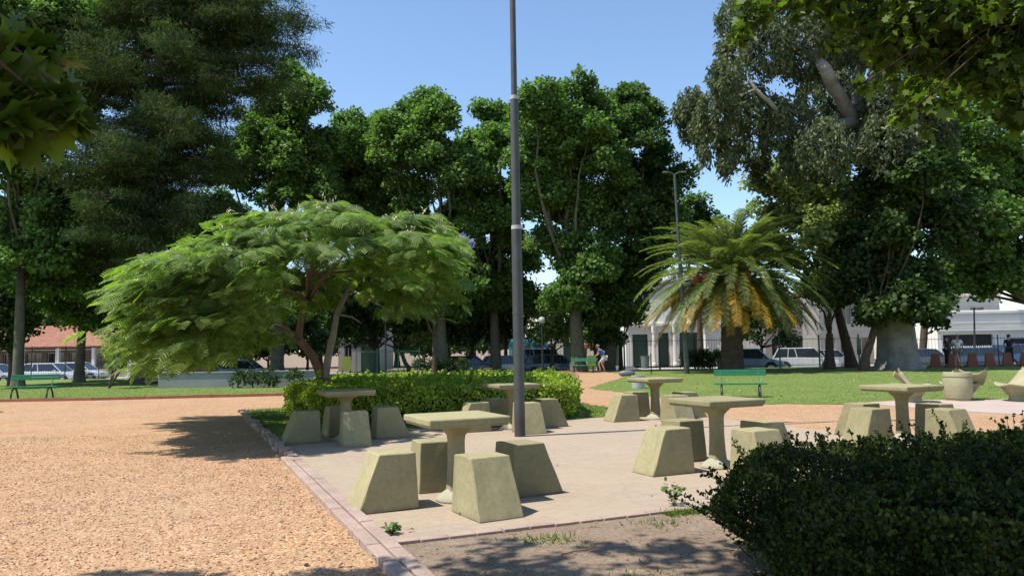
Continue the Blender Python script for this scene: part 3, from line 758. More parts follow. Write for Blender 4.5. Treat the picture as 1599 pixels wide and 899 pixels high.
broadleaf('plane_tree', (585, 580), 52, .38, [(505, 240, 34), (540, 340, 34), (600, 340, 38), (640, 360, 34), (575, 250, 44), (548, 200, 30), (585, 205, 32), (605, 235, 34), (560, 255, 42), (525, 265, 38), (590, 285, 38), (540, 310, 36), (510, 330, 30), (590, 400, 40), (640, 420, 40)],
          'lower rounded plane tree rising behind the silk tree crown', group=GR, fill=.45)
broadleaf('plane_tree', (432, 585), 47, .40, [(462, 132, 32), (430, 150, 32), (490, 170, 36), (445, 195, 45), (505, 225, 28), (480, 250, 44), (420, 240, 42), (500, 300, 34), (455, 310, 34), (380, 270, 40), (400, 190, 40), (345, 250, 45)],
          'bright plane tree beside the tall conifer', group=GR, fill=.45)
broadleaf('plane_tree', (28, 596), 36.5, .23, [(15, 40, 45), (60, 70, 50), (20, 120, 55), (75, 20, 45), (-30, 180, 55), (40, 190, 50), (10, 260, 60), (55, 320, 55), (10, 370, 55), (70, 390, 50), (30, 430, 35), (90, 150, 45)],
          'plane tree nearest the parked hatchbacks at the street corner', leaf='pleaf', group=GR, fill=.5)
broadleaf('plane_tree', (123, 596), 42, .24, [(130, 40, 50), (170, 20, 50), (150, 110, 50), (115, 330, 50), (160, 330, 50), (120, 400, 50), (175, 400, 48), (150, 450, 42), (95, 450, 40), (200, 450, 42), (70, 470, 30), (130, 490, 35), (180, 480, 30)],
          'plane tree with pale straight trunk between the parked hatchbacks', leaf='pleaf', group=GR, fill=.5)
broadleaf('plane_tree', (330, 585), 50, .36, [(330, 340, 45), (285, 400, 50), (340, 420, 50), (400, 430, 50), (240, 440, 50), (300, 480, 50), (380, 490, 50), (450, 470, 50), (220, 500, 40), (520, 460, 40)],
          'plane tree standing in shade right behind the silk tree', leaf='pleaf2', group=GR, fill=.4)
for i, (x, D, lab, bl, lf) in enumerate((
        (640, 53, 'thin street tree beyond the green mesh fence', [(600, 470, 40), (650, 460, 40), (630, 510, 35), (570, 500, 35), (540, 520, 30)], 'dleaf'),
        (735, 54, 'street tree with low branches beside the parked silver car', [(720, 500, 34), (760, 490, 34), (690, 520, 30), (745, 450, 40), (800, 470, 36)], 'dleaf'),
        (862, 52, 'small round light green tree between lamp post and pale plane trunk', [(850, 490, 26), (878, 500, 26), (860, 522, 22), (838, 522, 18), (888, 525, 18), (865, 470, 18)], 'lleaf'),
        (665, 50, 'palm-like pale green sapling beyond the hedge', [(660, 515, 16), (672, 530, 12), (650, 532, 12)], 'lleaf'))):
    broadleaf('street_tree', (x, 580), D, .16 if i < 3 else .07, bl, lab, lf, 'bark', dens=1300, size=.2, cat='tree', group='small street trees')
for i, (x, D, lab, bl) in enumerate((
        (585, 50.5, 'dense dark street tree just right of the silk tree trunk', [(560, 470, 34), (600, 490, 30), (570, 520, 26), (620, 450, 36), (640, 500, 26), (545, 500, 24)]),
        (700, 52.5, 'dark street tree screening the houses beyond the silver car', [(690, 480, 36), (720, 520, 24), (670, 510, 28), (740, 490, 30), (700, 440, 36)]),
        (790, 55, 'dark street tree right behind the big lamp post', [(780, 480, 34), (800, 510, 24), (760, 520, 24), (820, 480, 26), (790, 440, 34)]),
        (1190, 57, 'dark street tree right behind the palm trunk', [(1150, 480, 26), (1185, 490, 30), (1215, 500, 26), (1200, 460, 30), (1165, 520, 20), (1230, 530, 16)]),
        (970, 53, 'low dark street tree beside the tan house front', [(960, 470, 30), (985, 490, 22), (945, 500, 24), (970, 440, 34)]))):
    broadleaf('street_tree', (x, 580), D, .15, bl, lab, 'dleaf', 'bark', 1500, .2, group='small street trees', fill=.6)
for i, (x, bl, lab) in enumerate(((300, [(290, 520, 26), (310, 545, 20), (280, 550, 18)], 'low dark bushy tree by the gable of the tiled house'), (350, [(340, 530, 24), (365, 545, 20), (355, 510, 22)], 'low dark bushy tree behind the blue grey car roof'), (420, [(410, 520, 26), (435, 540, 22), (400, 545, 20)], 'low dark bushy tree midway behind the low grey wall'), (480, [(470, 520, 26), (495, 540, 22), (480, 500, 22)], 'low dark bushy tree next to the grey house front'))):
    broadleaf('bushy_tree', (x, 580), 60.5, .12, bl, lab, 'dleaf', 'bark', 1300, .22, group='low bushy trees along the street', fill=.6)
for i, (x, w_, top, lab) in enumerate(((-60, 90, 400, 'distant tree behind the outer end of the tiled house'), (90, 90, 420, 'distant tree behind the middle of the tiled house'), (230, 80, 430, 'distant tree behind the near gable of the tiled house'), (360, 90, 420, 'distant tree hidden behind the silk tree'), (500, 90, 430, 'distant tree beyond the grey house front'), (620, 80, 430, 'distant tree beyond the green fence enclosure'), (740, 70, 440, 'distant tree beyond the dark silver estate car'), (1225, 60, 450, 'distant tree behind the cream house'), (1340, 80, 430, 'distant tree behind the grey two storey house'), (1450, 60, 440, 'distant tree between great pale trunk and white house'))):
    bl = [(x + (k - 1.5) * w_ * .42, top + 40 + 12 * ((k * 7) % 3), 46) for k in range(4)] + [(x + (k - 1.5) * w_ * .42, 525, 42) for k in range(4)]
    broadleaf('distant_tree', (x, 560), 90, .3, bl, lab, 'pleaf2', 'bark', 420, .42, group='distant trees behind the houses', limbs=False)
broadleaf('shrub_tree', (18, 590), 38.5, .14, [(15, 475, 32), (-5, 500, 30), (40, 505, 26), (20, 530, 22), (0, 455, 20)], 'small reddish green tree with sparse leaves above the first parked car', 'dleaf', 'bark', 1300, .2)
# jacaranda behind the silk tree
jac = broadleaf('jacaranda_tree', (678, 585), 30, .10, [(690, 395, 28), (660, 420, 34), (700, 440, 30), (670, 470, 32), (640, 450, 30), (715, 400, 18)], 'dark leafed tree with a spray of lilac blossom at its tip', 'pleaf2', 'bark', 1700, .13)
b0 = Vector(jac.location)
fb = []
for (x, y, r) in ((722, 372, 9), (735, 382, 8), (712, 385, 8), (728, 396, 9), (700, 378, 6)):
    c = P(x, y, 29.2) - b0; fb.append((np.array(c[:]), r * 29.2 / F))
link('blossom', crown_mesh('blossom', fb, 2200, .09, LEAF, 0, 6, .6), M['purple'], jac)
# right hand trees
broadleaf('leafy_tree', (1330, 582), 44, .28, [(1195, 300, 28), (1235, 280, 38), (1265, 320, 46), (1215, 345, 38), (1280, 375, 46), (1190, 380, 26), (1240, 400, 34), (1300, 420, 30), (1325, 380, 40), (1300, 285, 46), (1330, 330, 46)],
          'pale yellowish green tree rising right behind the palm', 'lleaf', 'bark', 1300, .24)
broadleaf('leafy_tree', (1296, 580), 42.5, .24, [(1285, 435, 22), (1305, 445, 24), (1295, 465, 20), (1320, 462, 18), (1275, 455, 16)],
          'small fresh green tree with dark forked trunk near the green fence', 'lleaf', 'bark', 1500, .2)
broadleaf('leafy_tree', (1095, 580), 62, .25, [(1088, 320, 22), (1072, 345, 24), (1105, 350, 24), (1085, 385, 26), (1112, 390, 20), (1065, 380, 20)],
          'far bluish tree top showing between the plane trees and the palm', 'pleaf2', 'bark', 1200, .26)
broadleaf('leafy_tree', (1350, 582), 38.6, .2, [(1395, 245, 42), (1440, 265, 44), (1385, 290, 40), (1395, 330, 48), (1385, 370, 42), (1415, 390, 52), (1375, 430, 48), (1430, 440, 38), (1435, 320, 52), (1475, 370, 42), (1480, 310, 46), (1400, 480, 36), (1440, 480, 26), (1365, 490, 26), (1450, 500, 18)],
          'dense dark evergreen mass wrapped around the great pale trunk', 'dleaf', 'bark', 1500, .24, fill=.5)
broadleaf('leafy_tree', (1650, 585), 43, .3, [(1530, 210, 52), (1580, 250, 50), (1540, 300, 55), (1595, 340, 55), (1560, 380, 52), (1500, 270, 45), (1595, 420, 40), (1515, 420, 36), (1490, 440, 26), (1550, 440, 30), (1520, 350, 45)],
          'spreading green tree above the white street house', 'pleaf', 'bark', 1300, .26, fill=.3)
broadleaf('leafy_tree', (1438, 575), 56, .25, [(1450, 120, 50), (1500, 90, 55), (1560, 130, 55), (1590, 60, 50), (1480, 190, 50), (1540, 180, 40), (1440, 60, 45), (1420, 190, 40)],
          'tall bluish green tree rising beyond the white street house', 'euc', 'bark', 900, .3)
# eucalyptus: pale broad trunk, drooping grey foliage
def eucalyptus():
    D = 40; b = P(1405, 585, D); base = Vector((b.x, D, 0)); mpp = D / F
    e = empty('eucalyptus_tree', base, 0, 'huge eucalyptus with a broad pale buttressed trunk and drooping grey foliage', 'tree')
    mb = MB(); fk = P(1375, 330, D) - base
    n = 16; rings = []
    for z, r in ((-.1, 1.35), (.15, 1.15), (.6, 1.0), (1.5, .92), (3.0, .85), (5.0, .70), (fk.z - .6, .5), (fk.z, .4)):
        t = max(0, z / fk.z)
        rings.append([(fk.x * t * t + r * (1 + .10 * math.sin(5 * a) + .05 * math.sin(3 * a + 1)) * math.cos(a), r * (1 + .1 * math.sin(4 * a)) * math.sin(a), z) for a in [2 * math.pi * i / n for i in range(n)]])
    mb.loft(rings)
    nodes = [(1340, 190, .38), (1290, 110, .3), (1255, 40, .25), (1400, 200, .35), (1440, 90, .28), (1360, 60, .25), (1230, 210, .16), (1180, 140, .09), (1150, 60, .06), (1110, 180, .05), (1330, -40, .2), (1480, 150, .2)]
    pts = {}
    links = {0: None, 1: 0, 2: 1, 3: None, 4: 3, 5: 0, 6: 0, 7: 6, 8: 7, 9: 7, 10: 5, 11: 3}
    for i, (x, y, r) in enumerate(nodes):
        c = P(x, y, D + random.uniform(-3, 3)) - base; pts[i] = c
        s = fk if links[i] is None else pts[links[i]]
        limb(mb, s, c, .42 if links[i] is None else nodes[links[i]][2], r, .06, 8)
    mb.build('trunk', M['ebark'], e, smooth=True)
    bl = []
    for x, y, r in ((1150, 20, 38), (1200, 60, 46), (1145, 75, 30), (1135, 110, 26), (1260, 60, 55), (1080, 150, 22), (1065, 165, 16), (1120, 165, 34), (1172, 160, 38), (1098, 195, 24), (1075, 195, 14), (1140, 215, 26), (1180, 235, 24), (1135, 245, 13), (1185, 262, 10), (1100, 230, 9), (1225, 185, 42), (1290, 140, 50), (1310, 60, 55), (1340, 200, 46), (1400, 130, 50), (1290, 220, 40), (1350, 30, 50), (1400, 50, 50), (1240, 235, 26), (1180, -20, 40), (1270, -20, 50), (1390, 210, 45), (1450, 200, 40)):
        c = P(x, y, D + random.uniform(-3.5, 3.5)) - base; bl.append((np.array(c[:]), r * mpp))
    Ps = []
    for c, r in bl:      # hanging strings of leaves
        ns = int(95 * r * r) + 24
        st = c + rdir(ns) * r * rng.uniform(.5, 1, (ns, 1)) ** .5
        L = rng.uniform(.35, 1.1, ns)
        for k in range(16): Ps.append(st - np.outer(L * k / 16, [0, 0, 1]) + rng.normal(size=(ns, 3)) * np.array([.10, .10, .05]))
    p = np.concatenate(Ps); n = len(p); d = rdir(n) * .7; d[:, 2] -= .8
    link('crown', inst('crown', *([(0, 0, 0), (0.2, 0.4, 0.02), (0, 1, 0), (-0.2, 0.4, 0.02)], [(0, 1, 2, 3)]), p, frames(d, rdir(n)), rng.uniform(.18, .36, n)), M['euc'], e)
eucalyptus()
# tall conifer with level dark branches
def conifer():
    D = 38; b = P(224, 596, D); base = Vector((b.x, D, 0))
    e = empty('conifer_tree', base, 0, 'very tall dark conifer with level branches and flared trunk foot', 'tree')
    mb = MB(); H = 25
    def tr(z): 
        return Vector((0.025 * z + .1 * math.sin(z * .5), 0.0, z))
    zs = [-.1, .1, .5, 1.2, 3, 6, 10, 14, 18, 22, H]
    mb.tube([tr(z) for z in zs], [.95, .75, .55, .46, .42, .38, .34, .28, .2, .12, .04], 14)
    sprays = []
    z = 5.5; k = 0
    while z < H - .5:
        a = k * 2.4 + random.uniform(-.4, .4); L = (4.0 + 1.9 * math.sin(z * 1.3)) * (1 if z < 17 else max(.25, (H + 2 - z) / 10)) * random.uniform(.7, 1.15)
        if math.cos(a) > .3 and z > 13: L *= 1.35
        s = tr(z); tip = s + Vector((math.cos(a) * L, math.sin(a) * L, random.uniform(-.3, 1.1)))
        pts = limb(mb, s, tip, .12, .03, .08, 6, 7)
        for i, p in enumerate(pts[2:]):
            t = (i + 2) / 7
            for _ in range(5):
                q = p + Vector(rdir(1)[0]) * (1.15 - .4 * t) * .8; sprays.append(q[:])
                limb(mb, p, q, .025, .01, .05, 4, 2)
        z += .33; k += 1
    for x, y, dy in ((480, 25, -1), (470, 75, 1), (440, 40, 2), (430, 100, -1), (400, 60, 0), (405, 130, 1), (375, 20, -2), (370, 165, 0), (345, 90, 1), (330, 210, -1), (450, -20, 1), (420, 0, -2), (350, 260, 1), (340, 320, 0),
                     (100, 260, -4), (140, 200, -4), (150, 300, -5), (130, 350, -4), (175, 250, -4), (190, 350, -4), (150, 120, -2), (160, 30, 1), (330, 400, 1), (130, 410, 0)):   # long hanging boughs
        c = P(x, y, D + dy) - base; st = tr(min(H - 1, max(3, c.z + .2 + abs(c.x) * .12)))
        pts = limb(mb, st, c, .11, .02, .05, 6, 9)
        for i, p in enumerate(pts[3:]):
            for _ in range(6):
                q = p + Vector((random.gauss(0, .55), random.gauss(0, .55), random.gauss(-.25, .3))); sprays.append(q[:])
                limb(mb, p, q, .02, .008, .05, 4, 2)
    mb.build('trunk', M['bark'], e, smooth=True)
    sp = np.array(sprays); m = 135; ns = len(sp)
    p = np.repeat(sp, m, axis=0) + rng.normal(size=(ns * m, 3)) * np.array([.34, .34, .10])
    n = len(p); d = rdir(n) * .8 + np.array([0, 0, -.35]) + np.repeat(rdir(ns), m, axis=0) * .8
    tv = [(-.09, 0, 0), (.09, 0, 0), (.07, .9, 0), (-.0, 1.1, 0)]
    link('crown', inst('crown', tv, [(0, 1, 2, 3)], p, frames(d, rdir(n) + np.array([0, 0, .6])), rng.uniform(.12, .26, n)), M['conif'], e)
    print('conifer leaves', n)
conifer()

# silk tree (albizia): wide umbrella of feathery leaves
def frond_template():
    V = []; Fc = []
    def quad(a, b, w):
        a = Vector(a); b = Vector(b); s = (b - a).cross(Vector((0, 0, 1))).normalized() * w / 2; i = len(V)
        V.extend([tuple(a - s), tuple(a + s), tuple(b + s * .6), tuple(b - s * .6)]); Fc.append((i, i + 1, i + 2, i + 3))
    def rach(t): return Vector((0, t, .12 * t - .34 * t * t))
    for i in range(4): quad(rach(i / 4), rach((i + 1) / 4), .02)
    for i in range(1, 9):
        t = i / 8.2; l = .42 * math.sin(.35 + 2.4 * (1 - t) * .62 + .35)
        for s in (-1, 1):
            p = rach(t); quad(p, p + Vector((s * l * .85, l * .5, -.10 * l * 2)), .085)
    return V, Fc
def albizia():
    base = Vector((G(512, 652).x, G(512, 652).y, .02))
    e = empty('silk_tree', base, 0, 'low umbrella shaped silk tree with feathery leaves and cream blossom', 'tree')
    D0 = base.y
    def Q(x, y, D): return P(x, y, D) - base
    tb = MB()
    fork = Q(505, 590, D0)
    tb.tube([(0, 0, -.1), (0, 0, .15), fork * .55, fork], [.17, .14, .12, .125], 10)
    j1 = Q(482, 470, D0 - .4)
    tb.tube([fork * .9, Q(488, 555, D0 - .1), Q(466, 528, D0 - .2), Q(470, 500, D0 - .3), j1], [.10, .095, .085, .075, .07], 9)
    def br(pts, r): tb.tube(pts, [r * (1 - .75 * i / (len(pts) - 1)) for i in range(len(pts))], 7)
    ends = []
    br([j1, Q(482, 430, 15.6), Q(500, 392, 15.5), Q(516, 370, 15.4), Q(575, 366, 15.0)], .07)
    br([j1, Q(500, 440, 15.5), Q(520, 420, 15.3), Q(535, 400, 15.5), Q(545, 375, 16)], .05)
    br([j1, Q(455, 455, 15.2), Q(430, 446, 14.6), Q(400, 430, 14)], .05)
    br([Q(466, 528, D0 - .2), Q(440, 510, 15), Q(410, 492, 14.5), Q(370, 500, 13.8), Q(300, 520, 12.8), Q(240, 520, 12.2)], .06)
    br([Q(430, 446, 14.6), Q(370, 430, 14.2), Q(300, 420, 13.6), Q(230, 450, 13)], .045)
    br([Q(516, 370, 15.4), Q(450, 360, 14.5), Q(360, 400, 13.8), Q(270, 415, 13.5)], .04)
    br([Q(482, 430, 15.6), Q(560, 420, 17), Q(640, 400, 18), Q(690, 400, 18.5)], .04)
    br([Q(500, 392, 15.5), Q(480, 370, 17), Q(430, 370, 18.5)], .04)
    tb.build('trunk', M['abark'], e, smooth=True)
    t2 = MB()
    def br2(pts, r): t2.tube(pts, [r * (1 - .7 * i / (len(pts) - 1)) for i in range(len(pts))], 8)
    br2([fork * .85, Q(512, 560, D0), Q(520, 525, D0), Q(526, 490, D0 + .1), Q(545, 450, D0 + .2), Q(548, 420, D0 + .3), Q(560, 400, D0 + .2)], .095)
    br2([Q(526, 490, D0 + .1), Q(550, 495, D0 - .4), Q(565, 505, D0 - .8)], .03)
    br2([Q(545, 450, D0 + .2), Q(580, 470, 15.8), Q(600, 480, 15.4)], .03)
    br2([Q(548, 420, D0 + .3), Q(575, 400, 16.5), Q(590, 385, 16.2), Q(660, 390, 16)], .045)
    t2.build('pale_limb', M['abark2'], e, smooth=True)
    # umbrella surface: control outline of the crown top as (px, top y, bottom y, D near, D far)
    prof = [(170, 488, 520, 12.6, 14.6), (205, 425, 535, 11.6, 16), (250, 398, 565, 11, 17), (300, 372, 545, 10.8, 18), (360, 352, 530, 11, 18.5), (430, 336, 500, 11.6, 19), (500, 325, 475, 12.4, 19), (560, 325, 470, 13, 19.5), (620, 332, 480, 13.5, 19.5), (670, 342, 480, 14, 19), (715, 365, 470, 15, 18)]
    pf = np.array(prof, dtype=float)
    V, Fc = frond_template()
    pos = []; dirs = []; flw = []
    N_ = 14000
    ctr = Q(470, 420, 15.5)
    NC = 520
    for i in range(NC):
        x = rng.uniform(205, 700)
        ty, by, dn, df = (np.interp(x, pf[:, 0], pf[:, c]) for c in (1, 2, 3, 4))
        wx = 12 * math.sin(x * .045) + 8 * math.sin(x * .11 + 1)
        q = rng.random()
        # height as seen from mid depth; underside thins out, layered tiers
        if q < .42: y = ty + abs(rng.normal(0, 15)) + wx * .3
        elif q < .84: y = ty + (by - ty) * rng.random() ** .85
        else: y = ty + (by - ty) * rng.uniform(.6, 1.05)
        y = y + 9 * math.sin(y * .12 + x * .02)
        D = rng.uniform(dn, df)
        if q < .42:
            c = (D - (dn + df) / 2) / ((df - dn) / 2); y += 0; 
            Pt = P(x, y, D); drop = .55 * c * c * (ctr.z * .25)
            Pt.z -= drop; p = Pt - base
        else:
            D = dn + (df - dn) * rng.random() ** 1.5 if x < 420 else D
            p = Q(x, y, D)
            if x > 420 and y > 470 and rng.random() < .75: continue
            if 430 < x < 610 and 350 < y < 500 and D < 15.6: continue
            if x > 500 and x < 600 and y > 440 and rng.random() < .6: continue
        out = Vector((p.x - ctr.x, p.y - ctr.y, 0)); 
        if out.length < .1: out = Vector((1, 0, 0))
        out.normalize()
        dr = out + Vector((random.gauss(0, .55), random.gauss(0, .55), random.gauss(0, .22) - .25))
        rr = random.uniform(.30, .62)
        for _ in range(int(N_ / NC * rr / .55)):
            o2 = Vector(rdir(1)[0]); o2.z *= .16; off = o2 * rr * random.uniform(.15, 1.0)
            pp = p + off; pp.z -= .35 * off.length ** 2 + .22 * off.dot(out)
            dr = out * .7 + o2 * .8 + Vector((random.gauss(0, .25), random.gauss(0, .25), random.gauss(0, .15) - .25))
            pos.append(pp[:]); dirs.append(dr[:])
            if q < .42 and rng.random() < .035 and pp.z > 1.5: flw.append((pp.x, pp.y, pp.z + .05))
    pos = np.array(pos); dirs = np.array(dirs); n = len(pos)
    nr = np.tile([-.15, -.1, 1.0], (n, 1)) + rng.normal(size=(n, 3)) * .28
    link('crown', inst('crown', V, Fc, pos, frames(dirs, nr), rng.uniform(.18, .36, n)), M['alb'], e)
    fp = np.array(flw) + np.array([0, 0, .06]); nf = len(fp)
    m = 7; p = np.repeat(fp, m, axis=0) + rng.normal(size=(nf * m, 3)) * .025
    link('blossom', inst('blossom', *LEAF_LONG, p, frames(rdir(nf * m) + np.array([0, 0, .8]), rdir(nf * m)), rng.uniform(.05, .10, nf * m)), M['flower'], e)
albizia()
def sapling():
    g = G(170, 607); e = empty('sapling', (g.x, g.y, .02), 0, 'thin leaning sapling with two bare stems on the lawn', 'tree')
    mb = MB(); mpp = g.y / F
    tips = [(10, 42), (22, 40), (5, 60), (28, 52)]
    for dx, h in tips:
        limb(mb, (0, 0, 0), (dx * mpp, 0, h * mpp), .05, .02, .05, 6)
    mb.build('stem', M['bark'], e)
    V, Fc = frond_template(); pos = np.array([(random.gauss(16, 12) * mpp, random.gauss(0, .3), random.gauss(58, 9) * mpp) for _ in range(60)])
    d = rdir(60); d[:, 2] = -.4
    link('leaves', inst('leaves', V, Fc, pos, frames(d, np.tile([0, 0, 1.], (60, 1)) + rng.normal(size=(60, 3)) * .3), rng.uniform(.3, .5, 60)), M['alb'], e)
sapling()

# Canary palm
def palm():
    g = G(1143, 581); D = g.y; mpp = D / F; base = Vector((g.x, D, .02))
    e = empty('palm_tree', base, 0, 'stout date palm with arching fronds, the lowest ones yellow', 'palm')
    c = P(1143, 440, D) - base; mb = MB(); n = 24; rings = []
    for i in range(26):
        t = i / 25; z = t * (c.z - .1); r = .54 + .12 * math.exp(-z * 3) + .16 * max(0, t - .55) + .035 * (i % 2)
        rings.append([(c.x * t + r * (1 + .05 * math.sin(a * 8 + i * 1.7)) * math.cos(a), r * math.sin(a), z) for a in [2 * math.pi * k / n for k in range(n)]])
    mb.loft(rings); mb.build('trunk', M['palmt'], e)
    nfr = 175; gold = math.pi * (3 - math.sqrt(5))
    rachis = MB(); Pg, Dg, Sg = [], [], []; Py, Dy, Sy = [], [], []
    for i in range(nfr):
        t = (i + .5) / nfr                       # 0 top (upright) .. 1 bottom (hanging)
        az = i * gold; el = R(84 - 112 * t ** .9) + random.gauss(0, .05); L = (4.85 + .6 * math.sin(t * 3)) * random.uniform(.9, 1.08)
        if t > .9: L *= .8
        h = Vector((math.cos(az), math.sin(az), 0)); pts = []; p = c + h * .25 + Vector((0, 0, .25 * (1 - t))); a = el
        k = 12
        for j in range(k + 1):
            pts.append(p.copy()); p = p + (h * math.cos(a) + Vector((0, 0, 1)) * math.sin(a)) * (L / k)
            a -= (R(62) if el > -.1 else R(38)) / k * (1 + .6 * j / k)
            a = max(a, R(-84))
        rachis.tube(pts, [.035 * (1 - .85 * j / k) for j in range(k + 1)], 4)
        yel = t > .70 and random.random() < .30 + (t - .70) * 1.6
        if t > .95: yel = random.random() < .6
        nl = 62
        for j in range(nl):
            s = .14 + .86 * j / nl; q = s * k; a0 = min(k - 1, int(q)); pt = pts[a0].lerp(pts[a0 + 1], q - a0)
            tang = (pts[a0 + 1] - pts[a0]).normalized(); side = tang.cross(Vector((0, 0, 1))).normalized(); upv = side.cross(tang)
            for sg in (-1, 1):
                d = side * sg * .75 + tang * .72 + upv * random.uniform(-.05, .3); 
                ll = .52 * math.sin(math.pi * (s * .80 + .14)) ** .7 + .06
                y2 = yel and (random.random() < .92) and (s > .05)
                (Py if y2 else Pg).append(pt[:]); (Dy if y2 else Dg).append((*d, *(upv + side * sg * .4))); (Sy if y2 else Sg).append(ll * random.uniform(.85, 1.1))
    rachis.build('rachis', M['palm'], e)
    tv = [(-.028, 0, 0), (.028, 0, 0), (.032, .5, -.01), (0, 1, -.09), (-.032, .5, -.01)]
    for nm, PP, DD, SS, mt in (('green_fronds', Pg, Dg, Sg, 'palm'), ('yellow_fronds', Py, Dy, Sy, 'palmy')):
        PP = np.array(PP); DD = np.array(DD)
        link(nm, inst(nm, np.array(tv) * np.array([1.3, 1, 1]), [(0, 1, 2, 3, 4)], PP, frames(DD[:, :3], DD[:, 3:]), np.array(SS)), M[mt], e)
    for (x, y) in ((1085, 432), (1150, 440), (1165, 435), (1100, 440)):
        q = P(x, y, D - 2.0) - base; mb = MB().ico(q, .32, (.7, .7, 1.2), 3)
        for v in mb.bm.verts: v.co += Vector(rdir(1)[0]) * .07
        mb.build('date_cluster', M['orange'], e)
palm()

# hedges
def hedge(name, outline, h, n, size, mat, label, inner=.13, tmpl=LEAF_OB, roundy=.18, wob=.05, sprig=0, bias=None, box=None, z0=.02, spl=.06, tilt=0.0):
    """clipped hedge: leaf shell over the top and sides of an outline, solid core inside, coloured dark for the shaded depth"""
    poly = [(p[0], p[1]) for p in outline]; cx = sum(p[0] for p in poly) / len(poly); cy = sum(p[1] for p in poly) / len(poly)
    e = empty(name, (cx, cy, z0), 0, label, 'hedge')
    pl2 = [(x - cx, y - cy) for x, y in poly]; m = len(pl2)
    A = np.array(pl2); Bn = np.roll(A, -1, axis=0)
    def edged(p):                                     # distance to outline
        ab = Bn - A; t = np.clip(((p - A) * ab).sum(1) / (ab * ab).sum(1), 0, 1); q = A + ab * t[:, None]
        d = np.linalg.norm(p - q, axis=1); i = d.argmin(); return d[i], p - q[i]
    Ps, Ns = [], []
    xs = A[:, 0]; ys = A[:, 1]; per = np.linalg.norm(Bn - A, axis=1); tot = per.sum()
    area = abs((A[:, 0] * Bn[:, 1] - Bn[:, 0] * A[:, 1]).sum()) / 2
    nt_ = int(n * area / (area + tot * h * 1.3)); ns_ = n - nt_
    def bumpf(x, y): return tilt * x + wob * (math.sin(x * 3.1 + y * 1.3) + math.sin(x * 1.3 - y * 2.7 + 1) + .6 * math.sin(x * 7 + y * 5)) * .6
    while len(Ps) < nt_:
        x = random.uniform(xs.min(), xs.max()); y = ys.min() + (ys.max() - ys.min()) * random.random() ** (bias or 1.0)
        if not inpoly(x, y, pl2): continue
        d, _ = edged(np.array((x, y))); z = h + bumpf(x, y) - max(0, roundy - d) ** 2 / roundy * .9 - abs(random.gauss(0, .035))
        Ps.append((x, y, z)); Ns.append((random.gauss(0, .5), random.gauss(0, .5), 1))
    w = per / tot
    area_sign = np.sign((A[:, 0] * Bn[:, 1] - Bn[:, 0] * A[:, 1]).sum())
    for _ in range(ns_):
        i = rng.choice(m, p=w); t = random.random(); p = A[i] * (1 - t) + Bn[i] * t; ed = (Bn[i] - A[i]) / per[i]; nr = np.array((ed[1], -ed[0])) * area_sign
        z = h * random.random() ** .8; bul = .07 * math.sin(z / h * math.pi) + bumpf(p[0] * 2, z * 4 + p[1] * 2) - (.14 * max(0, 1 - z / h * 3)) - max(0, z / h - .75) ** 2 * roundy * 3 - abs(random.gauss(0, .04))
        q = p + nr * bul; Ps.append((q[0], q[1], z)); Ns.append((nr[0] + random.gauss(0, .5), nr[1] + random.gauss(0, .5), .35 + random.gauss(0, .4)))
    stems = MB(); 
    for _ in range(sprig):
        while True:
            x = random.uniform(xs.min(), xs.max()); y = random.uniform(ys.min(), ys.max())
            if inpoly(x, y, pl2): 
                d, v = edged(np.array((x, y)))
                break
        z = h + bumpf(x, y) - max(0, roundy - d) ** 2 / roundy * .9; L = (abs(random.gauss(spl * .8, spl)) + .02) * (1 if random.random() < .93 else 1.7); dr = Vector((random.gauss(0, .25), random.gauss(0, .25), 1)).normalized()
        if d < .5 and random.random() < .5:
            vv = -Vector((v[0], v[1], 0)).normalized(); x += vv.x * d; y += vv.y * d; z = h * random.uniform(.2, .9); dr = (vv + Vector((0, 0, .7)) + Vector(rdir(1)[0]) * .3).normalized(); L *= 1.6
        s = Vector((x, y, z)); stems.tube([s - dr * .12, s + dr * L], [.0035, .0015], 4)
        for k in range(int(6 + L * 130)):
            q = s + dr * L * random.uniform(-.3, 1.02); Ps.append(q[:]); v = Vector(rdir(1)[0]) + dr * .5; Ns.append(v[:])
    p = np.array(Ps); nn = np.array(Ns); k = len(p); d = rdir(k) + np.array([0, 0, .5])
    link('foliage', inst('foliage', *tmpl, p, frames(d, nn), rng.uniform(size * .7, size * 1.3, k)), M[mat], e)
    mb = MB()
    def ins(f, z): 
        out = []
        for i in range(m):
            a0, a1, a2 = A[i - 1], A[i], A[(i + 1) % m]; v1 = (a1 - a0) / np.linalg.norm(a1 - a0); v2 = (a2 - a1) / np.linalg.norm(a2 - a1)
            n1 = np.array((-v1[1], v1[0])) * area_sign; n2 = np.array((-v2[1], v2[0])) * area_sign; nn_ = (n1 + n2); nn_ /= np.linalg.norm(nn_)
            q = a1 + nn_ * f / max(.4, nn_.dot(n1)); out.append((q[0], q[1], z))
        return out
    mb.loft([ins(inner + .12, 0.0), ins(inner, h * .35), ins(inner, h - inner - .12), ins(inner + .12, h - inner)])  # solid core, its near-black colour stands in for shade behind the leaves
    tmp = bpy.data.meshes.new('dark_core_and_twigs'); stems.bm.to_mesh(tmp); stems.bm.free(); mb.bm.from_mesh(tmp); bpy.data.meshes.remove(tmp)
    mb.build('dark_core_and_twigs', M['core'], e)
    return e
hedge('clipped_hedge', [(-4.95, 17.3), (-4.75, 16.2), (-3.9, 15.3), (-2.6, 14.75), (-.5, 15.1), (.75, 15.2), (1.22, 15.7), (1.35, 17), (1.25, 22.2), (.4, 22.7), (-4.2, 22.7), (-4.9, 22)], .72, 90000, .055, 'hleaf',
      'low clipped hedge with bright lime green tops behind the tables', bias=1.3, sprig=420)
